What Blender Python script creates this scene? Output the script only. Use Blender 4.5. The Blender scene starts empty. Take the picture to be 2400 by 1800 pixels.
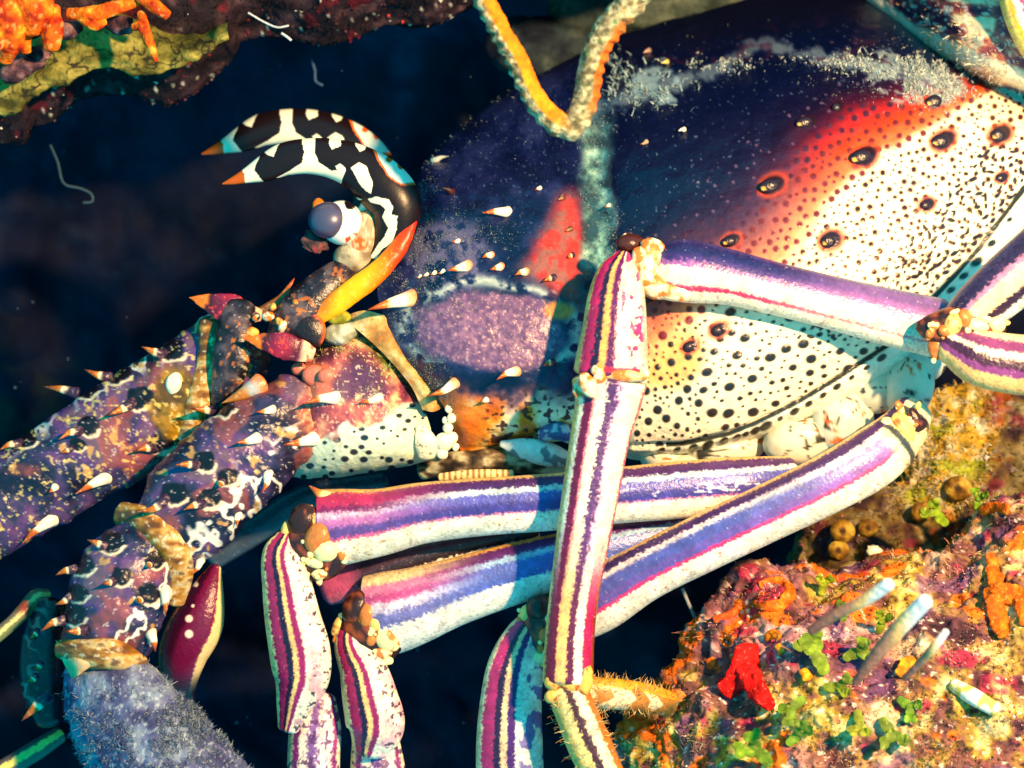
import bpy, math, random
import numpy as np
from mathutils import Vector

# ------------------------------------------------------------------ camera, water light, strobe, exposure
D, S = 0.40, 1e-4          # camera distance to the lobster's flank (m); metres per unit there
sc = bpy.context.scene
COL = sc.collection
cam = bpy.data.cameras.new('camera'); camo = bpy.data.objects.new('camera', cam); COL.objects.link(camo)
camo.location = (0, -D, 0); camo.rotation_euler = (math.radians(90), 0, 0)
cam.sensor_width = 36; cam.lens = 36 * D / 0.24
cam.clip_start = 0.01; cam.clip_end = 20
cam.dof.use_dof = True; cam.dof.focus_distance = D - 0.012; cam.dof.aperture_fstop = 15
sc.camera = camo
wd = bpy.data.worlds.new('World'); sc.world = wd; wd.use_nodes = True
bg = wd.node_tree.nodes['Background']
bg.inputs[0].default_value = (0.0, 0.62, 0.84, 1); bg.inputs[1].default_value = 1.2    # open blue water
st = bpy.data.lights.new('strobe', 'SPOT'); st.energy = 29; st.color = (1.0, 0.60, 0.27)
st.spot_size = math.radians(100); st.spot_blend = 0.6; st.shadow_soft_size = 0.010
sto = bpy.data.objects.new('strobe', st); COL.objects.link(sto)
sto.location = (0.235, -0.40, 0.135)
sto.rotation_euler = (Vector((0.0, 0.0, -0.01)) - sto.location).to_track_quat('-Z', 'Y').to_euler()
sc.view_settings.view_transform = 'Standard'; sc.view_settings.look = 'None'
sc.view_settings.exposure = 0.0; sc.view_settings.gamma = 1.0

# ------------------------------------------------------------------ helpers
rng = np.random.default_rng(7); random.seed(7)
A = lambda *a: np.array(a, float)
def C(r, g, b): return np.array((r, g, b), float) / 255.0
def ss(a, b, x): t = np.clip((x - a) / (b - a + 1e-9), 0, 1); return t * t * (3 - 2 * t)
def mix(a, b, t): t = np.asarray(t)[..., None]; return a * (1 - t) + b * t
def lin(c): c = np.clip(c, 0, 1); return np.where(c <= 0.04045, c / 12.92, ((c + 0.055) / 1.055) ** 2.4)
_tab = np.random.default_rng(11).random(65536)
def _h(ix, iy, iz, s):
    n = (ix * 374761393 + iy * 668265263 + iz * 2147483647 + s * 974634773) & 0x7fffffff
    n = ((n ^ (n >> 13)) * 1274126177) & 0x7fffffff
    return _tab[(n ^ (n >> 16)) & 65535]
def vn(x, y, z=0.0, s=0):
    x, y, z = np.broadcast_arrays(np.asarray(x, float), np.asarray(y, float), np.asarray(z, float))
    ix, iy, iz = [np.floor(q).astype(np.int64) for q in (x, y, z)]
    fx, fy, fz = x - ix, y - iy, z - iz
    fx, fy, fz = [q * q * (3 - 2 * q) for q in (fx, fy, fz)]
    r = 0
    for dx in (0, 1):
        for dy in (0, 1):
            for dz in (0, 1):
                r = r + _h(ix + dx, iy + dy, iz + dz, s) * (fx if dx else 1 - fx) * (fy if dy else 1 - fy) * (fz if dz else 1 - fz)
    return r
def fbm(x, y, z=0.0, o=4, s=0):
    r, a, t = 0, 1.0, 0
    for k in range(o):
        f = 2.03 ** k
        r = r + a * vn(np.asarray(x) * f, np.asarray(y) * f, np.asarray(z) * f, s + k * 17); t += a; a *= .5
    return r / t
def P(q):                                   # (across, down, toward) units -> metres, at its true distance
    q = np.asarray(q, float); k = (D - q[..., 2] * S) / D
    return np.stack([(q[..., 0] - 1200) * S * k, -q[..., 2] * S, (900 - q[..., 1]) * S * k], -1)
def inpoly(x, y, poly):
    r = np.zeros(np.shape(x), bool); n = len(poly); j = n - 1
    for i in range(n):
        xi, yi = poly[i]; xj, yj = poly[j]
        if yi != yj: r ^= ((yi > y) != (yj > y)) & (x < (xj - xi) * (y - yi) / (yj - yi) + xi)
        j = i
    return r
def K(pts, x0, y0, s): return [(x0 + a * s, y0 + b * s) for a, b in pts]
def cr(pts, n):                              # Catmull-Rom through points (k, dim) -> n samples, by chord length
    p = np.asarray(pts, float)
    if len(p) == 2: return p[0] + (p[1] - p[0]) * np.linspace(0, 1, n)[:, None]
    dl = np.sqrt(((p[1:, :2] - p[:-1, :2]) ** 2).sum(1)) + 1e-3
    t = np.r_[0, np.cumsum(dl)]; m = np.zeros_like(p)
    m[1:-1] = (p[2:] - p[:-2]) / (t[2:] - t[:-2])[:, None]
    m[0] = (p[1] - p[0]) / dl[0]; m[-1] = (p[-1] - p[-2]) / dl[-1]
    q = np.linspace(0, t[-1], n); i = np.clip(np.searchsorted(t, q, 'right') - 1, 0, len(p) - 2)
    h = dl[i][:, None]; f = ((q - t[i]) / dl[i])[:, None]
    return ((2*f**3 - 3*f**2 + 1) * p[i] + (f**3 - 2*f**2 + f) * h * m[i] + (-2*f**3 + 3*f**2) * p[i+1] + (f**3 - f**2) * h * m[i+1])
def cru(p, n):                               # uniform Catmull-Rom along axis 0
    k = len(p); q = np.linspace(0, k - 1, n); i = np.clip(q.astype(int), 0, k - 2); f = (q - i).reshape((-1,) + (1,) * (p.ndim - 1))
    g = lambda j: p[np.clip(j, 0, k - 1)]
    a, b, c, d = g(i - 1), g(i), g(i + 1), g(i + 2)
    a = np.where((i == 0).reshape(f.shape), 2 * b - c, a); d = np.where((i == k - 2).reshape(f.shape), 2 * c - b, d)
    return .5 * (2*b + (c - a) * f + (2*a - 5*b + 4*c - d) * f**2 + (3*b - a - 3*c + d) * f**3)

WL = {}
def link(name, me, parent, wl):
    o = bpy.data.objects.new(name, me); COL.objects.link(o); WL[o.name] = np.array(wl, float)
    if parent is not None:
        o.parent = parent; o.location = WL[o.name] - WL[parent.name]
    else: o.location = wl
    return o
def empty(name, q): return link(name, None, None, P(A(*q)))
def tag(o, label=None, cat=None, group=None, kind=None):
    for k, v in (('label', label), ('category', cat), ('group', group), ('kind', kind)):
        if v: o[k] = v
    return o
def rawmesh(name, q, faces, col, mat, parent=None, smooth=True):
    """q in units, faces (M,3|4) int array, col (N,3) sRGB"""
    w = P(q); c0 = w.mean(0); w = w - c0
    me = bpy.data.meshes.new(name); n, m, k = len(w), len(faces), faces.shape[1]
    me.vertices.add(n); me.vertices.foreach_set('co', w.astype(np.float32).ravel())
    me.loops.add(m * k); me.loops.foreach_set('vertex_index', faces.astype(np.int32).ravel())
    me.polygons.add(m); me.polygons.foreach_set('loop_start', np.arange(0, m * k, k, dtype=np.int32))
    me.polygons.foreach_set('loop_total', np.full(m, k, dtype=np.int32))
    me.update(calc_edges=True)
    me.polygons.foreach_set('use_smooth', np.full(m, smooth, dtype=bool))
    at = me.color_attributes.new('Col', 'FLOAT_COLOR', 'POINT')
    col = np.broadcast_to(col, (n, 3)); at.data.foreach_set('color', np.c_[lin(col) * .88, np.ones(n)].astype(np.float32).ravel())
    me.materials.append(M[mat])
    return link(name, me, parent, c0)
def gridfaces(nu, nv, close_v):
    i = np.arange(nu - 1)[:, None]; j = np.arange(nv if close_v else nv - 1)[None, :]; j2 = (j + 1) % nv
    return np.stack(np.broadcast_arrays(i * nv + j, i * nv + j2, (i + 1) * nv + j2, (i + 1) * nv + j), -1).reshape(-1, 4)
class Surf: pass
def sweep(name, pts, colf, mat='shell', parent=None, flat=.85, step=3.2, cap=(.5, .5), disp=None, flip=False, nv=None, minu=8):
    """round body along pts rows (x, y, toward, half-width); colf(U, W, X, Y, F)-> sRGB; W 0..1 from the upper/right edge"""
    p = np.asarray(pts, float); L = np.sqrt(((p[1:, :3] - p[:-1, :3]) ** 2).sum(1)).sum(); rm = p[:, 3].max()
    nu = max(minu, int(L / step)); c = cr(p, nu)
    t = np.gradient(c[:, :3], axis=0); t /= np.linalg.norm(t, axis=1)[:, None] + 1e-9
    U = np.linspace(0, 1, nu)
    ce, te, re, ue = [c[:, :3]], [t], [c[:, 3]], [U]
    kk = max(4, int(rm * .5 / step))
    for e, sg in ((0, -1), (-1, 1)):
        if cap[0 if e == 0 else 1] <= 0: continue
        s_ = np.sin(np.linspace(0, 1, kk + 1)[1:] * math.pi / 2); cp = cap[0 if e == 0 else 1]
        cc = c[e, :3] + t[e] * sg * (s_ * c[e, 3] * cp)[:, None]; rr = c[e, 3] * np.sqrt(np.clip(1 - s_**2, 1e-5, 1))
        tt = np.repeat(t[e][None], kk, 0); uu = np.full(kk, U[e])
        if sg < 0: ce.insert(0, cc[::-1]); te.insert(0, tt); re.insert(0, rr[::-1]); ue.insert(0, uu)
        else: ce.append(cc); te.append(tt); re.append(rr); ue.append(uu)
    c3, t3, r3, u3 = np.vstack(ce), np.vstack(te), np.hstack(re), np.hstack(ue)
    s3 = np.stack([t3[:, 1], -t3[:, 0], np.zeros(len(t3))], 1)
    bad = np.linalg.norm(s3, axis=1) < .05; s3[bad] = (0, -1, 0); s3 /= np.linalg.norm(s3, axis=1)[:, None]
    b3 = np.cross(s3, t3); b3 *= np.where(b3[:, 2] < 0, -1, 1)[:, None]
    nv = nv or int(np.clip(2 * math.pi * rm / step, 12, 200)); th = np.arange(nv) / nv * 2 * math.pi
    cs, sn = np.cos(th)[None, :, None], np.sin(th)[None, :, None]
    rad = s3[:, None] * cs + b3[:, None] * sn * flat
    q = c3[:, None] + rad * r3[:, None, None]
    Uu = np.broadcast_to(u3[:, None], q.shape[:2]); W = np.broadcast_to((1 - np.cos(th))[None] / 2, q.shape[:2])
    if flip: W = 1 - W
    F = np.broadcast_to(np.sin(th)[None], q.shape[:2])
    if disp is not None: q = q + rad * (disp(Uu, W, q[..., 0], q[..., 1], F))[..., None]
    col = colf(Uu, W, q[..., 0], q[..., 1], F)
    col = np.broadcast_to(col, q.shape).reshape(-1, 3); qq = q.reshape(-1, 3)
    o = rawmesh(name, qq, gridfaces(len(c3), nv, True), col, mat, parent)
    r = Surf(); r.o = o; r.q = qq; r.n = np.broadcast_to(rad, q.shape).reshape(-1, 3); r.L = L; return r
def loft(name, ctrl, colf, mat='shell', parent=None, nu=100, nv=80, disp=None, close_v=False):
    g = np.asarray(ctrl, float); g = cru(g, nu); g = np.swapaxes(cru(np.swapaxes(g, 0, 1), nv), 0, 1)
    du = np.gradient(g, axis=0); dv = np.gradient(g, axis=1); n = np.cross(du, dv); n /= np.linalg.norm(n, axis=2)[..., None] + 1e-9
    if np.median(n[..., 2]) < 0: n = -n
    if disp is not None: g = g + n * disp(g[..., 0], g[..., 1], g[..., 2])[..., None]
    q = g.reshape(-1, 3); col = np.broadcast_to(colf(g[..., 0], g[..., 1], g[..., 2]), g.shape).reshape(-1, 3)
    o = rawmesh(name, q, gridfaces(nu, nv, False), col, mat, parent)
    r = Surf(); r.o = o; r.q = q; r.n = n.reshape(-1, 3); return r
def dat(surf, x, y):                          # height of a surface at a spot
    q = surf.q; d2 = (q[:, 0] - x) ** 2 + (q[:, 1] - y) ** 2
    k = np.argpartition(d2, 12)[:12]; return q[k, 2].max()
def ramp(t, stops):
    t = np.asarray(t); x = [s[0] for s in stops]; cs = np.array([s[1] for s in stops])
    return np.stack([np.interp(t, x, cs[:, k]) for k in range(3)], -1)
def bands(W, X, Y, spec, seed=0, per=11., lng=(1, 0)):
    """stripe colours across W; spec rows (edge, colour, jag, blur)"""
    out = np.broadcast_to(spec[0][1], W.shape + (3,)).copy()
    for k, (e, c, j, b) in enumerate(spec[1:]):
        nz = .85 * (fbm(X / (per * .55), Y / (per * .55), 0, 3, seed + k * 5) - .5)
        out = mix(out, c, ss(e - b, e + b, W + nz * 2 * j + .035 * (vn(X / 3.1, Y / 3.1, 0, seed + k) - .5)))
    return out
def speck(col, X, Y, seed, per, thr, c, amt=1., soft=.06):
    return mix(col, c, amt * ss(thr, thr + soft, fbm(X / per, Y / per, 0, 2, seed)))
def blob(name, q, r, colf, mat='shell', parent=None, amp=.12, n=14, rz=0., seed=0, freq=1.4):
    th = np.linspace(0, math.pi, n)[:, None]; ph = (np.arange(2 * n) / (2 * n) * 2 * math.pi)[None]
    v = np.stack([np.sin(th) * np.cos(ph), np.cos(th) * np.ones_like(ph), np.sin(th) * np.sin(ph)], -1)
    v = v * (1 + amp * 2 * (fbm(v[..., 0] * freq + 5, v[..., 1] * freq + 5, v[..., 2] * freq + seed, 3, seed) - .5))[..., None]
    v = v * np.array(r); c_, s_ = math.cos(rz), math.sin(rz)
    w = np.stack([v[..., 0] * c_ - v[..., 1] * s_, v[..., 0] * s_ + v[..., 1] * c_, v[..., 2]], -1) + np.array(q, float)
    col = colf(w[..., 0], w[..., 1], w[..., 2]) if callable(colf) else colf
    col = np.broadcast_to(col, w.shape).reshape(-1, 3)
    return rawmesh(name, w.reshape(-1, 3), gridfaces(n, 2 * n, True), col, mat, parent)
def strands(name, base, dirs, length, width, col, mat, parent, bend=.25):
    """many thin blades in one mesh"""
    n = len(base); dirs = dirs / (np.linalg.norm(dirs, axis=1)[:, None] + 1e-9)
    sd = np.cross(dirs, rng.normal(size=(n, 3))); sd /= np.linalg.norm(sd, axis=1)[:, None] + 1e-9
    L = np.broadcast_to(length, (n,))[:, None]; Wd = np.broadcast_to(width, (n,))[:, None]
    bd = rng.normal(size=(n, 3)) * bend
    mid = base + (dirs + bd * .3) * L * .55; tip = base + (dirs + bd) * L
    q = np.stack([base - sd * Wd, base + sd * Wd, mid + sd * Wd * .75, mid - sd * Wd * .75, tip + sd * Wd * .3, tip - sd * Wd * .3], 1).reshape(-1, 3)
    b = np.arange(n)[:, None] * 6; f = np.concatenate([b + [0, 1, 2, 3], b + [3, 2, 4, 5]], 0)
    cc = np.repeat(np.broadcast_to(col, (n, 3)), 6, 0)
    return tag(rawmesh(name, q, f, cc, mat, parent), kind='stuff')
def pick(surf, dens, n, front=True):
    w = dens(surf.q[:, 0], surf.q[:, 1]) * (surf.n[:, 2] > (-.2 if front else -2)); w = np.clip(w, 0, None)
    k = rng.choice(len(w), n, p=w / w.sum()); surf.k = k; return surf.q[k] + rng.normal(size=(n, 3)) * 1.2, surf.n[k]
ORG, YEL, CRE, WHT, NAV = C(205, 95, 12), C(255, 205, 60), C(255, 250, 222), C(250, 252, 240), C(22, 18, 46)
def spine(parent, base, tip, r, stops=None, surf=None, db=0, dt=20, mat='shell', name='spine', curve=0.0):
    if surf is not None: d0 = dat(surf, *base) - r * .35 + db; d1 = d0 + r * .35 + dt
    else: d0, d1 = db, db + dt
    stops = stops or SP_WHITE; r = r * .88; curve = curve or random.uniform(-.12, .12); b, t = np.array(base, float), np.array(tip, float); m = (b + t) / 2 + np.array([(t - b)[1], -(t - b)[0]]) * curve
    pts = [(b[0], b[1], d0 - r * .25, r), (b[0]*.7+m[0]*.3, b[1]*.7+m[1]*.3, d0*.75+d1*.25, r * .82), (m[0], m[1], (d0 + d1) / 2 + r * .1, r * .52), (m[0]*.4+t[0]*.6, m[1]*.4+t[1]*.6, d0*.25+d1*.75, r * .24), (t[0], t[1], d1, .7)]
    sd = int(abs(base[0] * 7 + base[1])) % 97
    f = lambda U, W, X, Y, F: speck(ramp(np.clip(U + .16 * (fbm(X / 12, Y / 12, 0, 2, sd) - .5), 0, 1), stops), X, Y, sd, 5, .66, C(235, 215, 185), .35)
    return sweep(name, pts, f, mat, parent, flat=.8, step=2.4, cap=(.45, .0), nv=20, minu=16)
SP_WHITE = [(0, C(252, 248, 225)), (.52, C(252, 246, 220)), (.6, C(215, 105, 25)), (1, C(120, 45, 8))]
SP_OR = [(0, C(245, 150, 90)), (.28, C(252, 248, 225)), (.5, C(252, 246, 220)), (.6, C(225, 110, 15)), (1, C(130, 50, 8))]
SP_DARK = [(0, C(52, 36, 70)), (.28, C(60, 36, 60)), (.36, C(250, 225, 175)), (.43, C(255, 238, 200)), (.48, C(206, 112, 14)), (.8, C(150, 74, 6)), (1, C(60, 24, 6))]
SP_MAG = [(0, C(250, 220, 190)), (.2, C(245, 200, 160)), (.28, C(110, 20, 60)), (.5, C(170, 22, 70)), (.66, C(70, 15, 50)), (.72, C(230, 120, 25)), (1, C(190, 95, 10))]

# ------------------------------------------------------------------ materials (colour attribute + procedural grain)
M = {}
def material(name, rough=.4, spec=.3, grain=(900, .25), bump=(1500, .12), coat=0., sss=0.):
    m = bpy.data.materials.new(name); m.use_nodes = True; nt = m.node_tree; N = nt.nodes; Lk = nt.links
    b = N['Principled BSDF']; at = N.new('ShaderNodeAttribute'); at.attribute_name = 'Col'
    tc = N.new('ShaderNodeTexCoord')
    nz = N.new('ShaderNodeTexNoise'); nz.inputs['Scale'].default_value = grain[0]; nz.inputs['Detail'].default_value = 4
    Lk.new(tc.outputs['Object'], nz.inputs['Vector'])
    mr = N.new('ShaderNodeMapRange'); mr.inputs[1].default_value = .3; mr.inputs[2].default_value = .7
    mr.inputs[3].default_value = 1 - grain[1]; mr.inputs[4].default_value = 1 + grain[1]
    Lk.new(nz.outputs[0], mr.inputs[0])
    mx = N.new('ShaderNodeMix'); mx.data_type = 'RGBA'; mx.blend_type = 'MULTIPLY'; mx.inputs[0].default_value = 1
    Lk.new(at.outputs['Color'], mx.inputs[6]); Lk.new(mr.outputs[0], mx.inputs[7]); Lk.new(mx.outputs[2], b.inputs['Base Color'])
    n2 = N.new('ShaderNodeTexNoise'); n2.inputs['Scale'].default_value = bump[0]; n2.inputs['Detail'].default_value = 5
    Lk.new(tc.outputs['Object'], n2.inputs['Vector'])
    bp = N.new('ShaderNodeBump'); bp.inputs['Strength'].default_value = bump[1]; bp.inputs['Distance'].default_value = .0006
    Lk.new(n2.outputs[0], bp.inputs['Height']); Lk.new(bp.outputs[0], b.inputs['Normal'])
    b.inputs['Roughness'].default_value = rough; b.inputs['Specular IOR Level'].default_value = spec
    b.inputs['Coat Weight'].default_value = coat; b.inputs['Coat Roughness'].default_value = .12
    M[name] = m; return m
material('shell', .30, .45, (700, .14), (1300, .3))
material('horn', .34, .3, (500, .06), (900, .08))
material('cornea', .36, .8, (200, .03), (200, .0), coat=.35)
material('soft', .6, .2, (900, .2), (900, .5))
material('rock', .75, .2, (600, .45), (700, 1.0))
material('sponge', .7, .2, (900, .25), (1200, .8))
material('algae', .55, .25, (500, .2), (900, .4))
material('fuzz', .8, .1, (300, .15), (300, .0))

# ------------------------------------------------------------------ the reef (structure)
def wallcol(X, Y, d):
    n = fbm(X / 260, Y / 260, d / 260, 5, 3); n2 = fbm(X / 70, Y / 70, d / 90, 4, 9)
    c = ramp(n, [(.25, C(0, 5, 30)), (.45, C(1, 8, 38)), (.58, C(4, 16, 48)), (.75, C(10, 28, 56))])
    c = mix(c, C(18, 52, 84), .8 * ss(.42, .62, fbm(X / 120, Y / 120, 0, 4, 23)) * np.exp(-((X - 1000) / 330) ** 2 - ((Y - 150) / 190) ** 2)); c = mix(c, C(50, 56, 44), .7 * ss(.45, .6, fbm(X / 60, Y / 60, 0, 4, 25)) * np.exp(-((X - 20) / 200) ** 2 - ((Y - 930) / 130) ** 2)); return speck(c, X, Y, 21, 40, .70, C(24, 40, 62), .5)  # teal patch paints blue haze and water light onto the far rock; greenish patch is rock colour
def sheet(name, xs, ys, dfun, colf, nu, nv, mat='rock', disp=None):
    g = np.stack(np.meshgrid(np.linspace(*ys, nu), np.linspace(*xs, nv), indexing='ij'), -1)
    Y, X = g[..., 0], g[..., 1]; d = dfun(X, Y); q = np.stack([X, Y, d], -1)
    du = np.gradient(q, axis=0); dv = np.gradient(q, axis=1); n = np.cross(du, dv); n /= np.linalg.norm(n, axis=2)[..., None]
    n[n[..., 2] < 0] *= -1
    if disp is not None: q = q + n * disp(X, Y, d)[..., None]
    o = rawmesh(name, q.reshape(-1, 3), gridfaces(nu, nv, False), colf(X, Y, d).reshape(-1, 3), mat)
    r = Surf(); r.o = o; r.q = q.reshape(-1, 3); r.n = n.reshape(-1, 3); return r
wall = sheet('reef_wall', (-2600, 5000), (-2200, 3800), lambda X, Y: -1900 - 500 * np.exp(-((X - 600) / 900) ** 2 - ((Y - 800) / 800) ** 2) + 900 * (fbm(X / 600, Y / 600, 0, 5, 2) - .5),
             wallcol, 330, 400, disp=lambda X, Y, d: 90 * (fbm(X / 120, Y / 120, 0, 4, 5) - .5))
tag(wall.o, kind='structure')

def edgefun(pts): p = np.array(pts, float); return lambda x: np.interp(x, p[:, 0], p[:, 1])
ledge_edge = [(-900, 420), (0, 365), (55, 362), (75, 325), (130, 312), (174, 268), (231, 250), (300, 240), (344, 253), (398, 275), (452, 246), (499, 203), (535, 174), (560, 126), (615, 108), (690, 122), (760, 134), (820, 118), (900, 85), (1000, 92), (1100, 50), (1180, 10), (1300, -40), (1600, -90), (2600, -260)]
def ledge():
    x = np.linspace(-900, 2600, 620); ye = edgefun(ledge_edge)(x)
    v = np.linspace(0, 1, 150); g = np.zeros((620, 150, 3))
    a = np.clip(v / .62, 0, 1)[None]; b = np.clip((v - .62) / .38, 0, 1)[None]
    top = -900
    g[..., 0] = x[:, None]
    g[..., 1] = top + (ye[:, None] - 30 - top) * a ** .6 + 30 * np.sin(b * math.pi / 2) - 60 * b
    g[..., 2] = 120 - 420 * a - 60 * ss(.85, 1, a) - 1300 * b ** 1.2
    du = np.gradient(g, axis=0); dv = np.gradient(g, axis=1); n = np.cross(du, dv); n /= np.linalg.norm(n, axis=2)[..., None] + 1e-9
    if np.median(n[..., 2]) < 0: n = -n
    X, Y, d = g[..., 0], g[..., 1], g[..., 2]
    g = g + n * (34 * (fbm(X / 55, Y / 55, d / 55, 5, 31) - .5) + 9 * (fbm(X / 12, Y / 12, d / 12, 3, 33) - .5))[..., None]
    f = fbm(X / 40, Y / 40, d / 40, 4, 35)
    c = ramp(f, [(.2, C(10, 8, 20)), (.45, C(30, 18, 28)), (.6, C(54, 36, 44)), (.8, C(84, 60, 66))])
    c = speck(c, X, Y, 37, 40, .66, C(110, 18, 32), .7); c = speck(c, X, Y, 41, 11, .80, C(225, 225, 205), .9)
    o = rawmesh('reef_ledge', g.reshape(-1, 3), gridfaces(620, 150, False), c.reshape(-1, 3), 'rock'); tag(o, kind='structure')
    r = Surf(); r.o = o; r.q = g.reshape(-1, 3); r.n = n.reshape(-1, 3); r.c = c.reshape(-1, 3); return r
LEDGE = ledge()

def reefcol(X, Y, d, dark=0.):
    n1, n2, n3, n4 = [fbm(X / p, Y / p, d / p, 4, s) for p, s in ((150, 51), (46, 53), (95, 57), (12, 59))]
    c = ramp(n2, [(.25, C(62, 34, 46)), (.42, C(116, 72, 82)), (.52, C(152, 100, 110)), (.62, C(190, 144, 148)), (.75, C(236, 214, 206))])
    c = mix(c, C(150, 100, 84), ss(.46, .56, n1) * .6)
    olv = np.maximum(ss(.55, .62, n1), ss(1900, 2350, X + (Y - 1500) * .5 + 300 * (n3 - .5)) * .8); c = mix(c, ramp(n2, [(.3, C(104, 82, 18)), (.5, C(168, 140, 44)), (.66, C(226, 206, 130))]), olv * ss(.36, .52, n2))
    c = mix(c, C(238, 112, 22), ss(.60, .635, n3) * .95)
    c = mix(c, C(176, 44, 80), ss(.64, .72, fbm(X / 70, Y / 70, d / 70, 3, 61)) * .85)
    c = mix(c, C(112, 70, 124), ss(.61, .72, fbm(X / 90, Y / 90, d / 90, 3, 67)) * .7)
    c = mix(c, C(252, 246, 228), ss(.68, .74, n4) * .85)
    c = mix(c, C(40, 22, 34), ss(.64, .74, 1 - n4) * .75)
    return c * (1 - dark)
def strip(name, outline, inner, depth_edge, depth_in, col, nu, nv, seed, amp=60, back=1300, p=.6):
    o_ = cr(outline, nu); i_ = cr(inner, nu); v = np.linspace(0, 1, nv); b = np.clip((.16 - v) / .16, 0, 1)[None, :, None]; a = np.clip((v - .16) / .84, 0, 1)[None, :, None]
    g = o_[:, None] * (1 - a) + i_[:, None] * a
    g = np.concatenate([g, np.broadcast_to(depth_edge + (depth_in - depth_edge) * np.sin(np.clip(a * 1.9, 0, 1) * math.pi / 2) ** p + 120 * a - back * b ** 1.3, (nu, nv, 1))], 2)
    ins = (i_ - o_); ins /= np.linalg.norm(ins, axis=1)[:, None]; g[..., :2] += ins[:, None] * (b * 90)
    du = np.gradient(g, axis=0); dv = np.gradient(g, axis=1); n = np.cross(du, dv); n /= np.linalg.norm(n, axis=2)[..., None] + 1e-9
    if np.median(n[..., 2]) < 0: n = -n
    X, Y, d = g[..., 0], g[..., 1], g[..., 2]
    h = amp * 1.7 * (fbm(X / 110, Y / 110, d / 110, 4, seed) - .5) + amp * .6 * (fbm(X / 32, Y / 32, d / 32, 4, seed + 3) - .5) + amp * .16 * (fbm(X / 9, Y / 9, d / 9, 2, seed + 5) - .5)
    g = g + n * h[..., None]
    c = col(X, Y, d); o = rawmesh(name, g.reshape(-1, 3), gridfaces(nu, nv, False), c.reshape(-1, 3), 'rock'); tag(o, kind='structure')
    r = Surf(); r.o = o; r.q = g.reshape(-1, 3); r.n = n.reshape(-1, 3); r.c = c.reshape(-1, 3); return r
ROCK = strip('reef_rock', [(1415, 2200), (1440, 1900), (1455, 1790), (1470, 1705), (1525, 1645), (1560, 1575), (1612, 1530), (1650, 1448), (1695, 1396), (1750, 1342), (1850, 1345), (1980, 1325), (2100, 1295), (2200, 1285), (2270, 1235), (2330, 1178), (2430, 1160), (2800, 1120)],
             [(1900, 2600), (1950, 2500), (2000, 2400), (2100, 2300), (2200, 2200), (2300, 2100), (2400, 2050), (2500, 2000), (2600, 1950), (2700, 1900), (2800, 1850), (2900, 1800), (3000, 1750)],
             -120, 260, lambda X, Y, d: reefcol(X, Y, d), 460, 340, 71)
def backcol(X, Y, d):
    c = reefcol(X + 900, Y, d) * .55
    tan = mix(C(175, 140, 40), C(190, 185, 160), ss(.42, .6, fbm(X / 24, Y / 24, 0, 4, 83)))
    tan = mix(tan, C(140, 150, 40), ss(.5, .62, fbm(X / 50, Y / 50, 0, 3, 85)))
    return mix(c, tan, ss(60, -20, np.hypot((X - 2180) / 1.0, (Y - 1010) / 1.25) - 125 + 70 * (fbm(X / 40, Y / 40, 0, 3, 87) - .5)))
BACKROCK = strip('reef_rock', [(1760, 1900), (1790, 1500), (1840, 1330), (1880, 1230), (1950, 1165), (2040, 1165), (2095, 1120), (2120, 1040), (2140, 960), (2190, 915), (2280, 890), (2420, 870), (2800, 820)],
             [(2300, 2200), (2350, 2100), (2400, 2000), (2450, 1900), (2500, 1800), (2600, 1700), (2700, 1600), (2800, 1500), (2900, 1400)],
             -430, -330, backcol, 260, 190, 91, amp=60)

# ------------------------------------------------------------------ the lobster
LOB = tag(empty('spiny_lobster', (1500, 1000, -300)), 'spiny lobster with spotted shell, curved black and white horns and purple striped legs', 'lobster')

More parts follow.
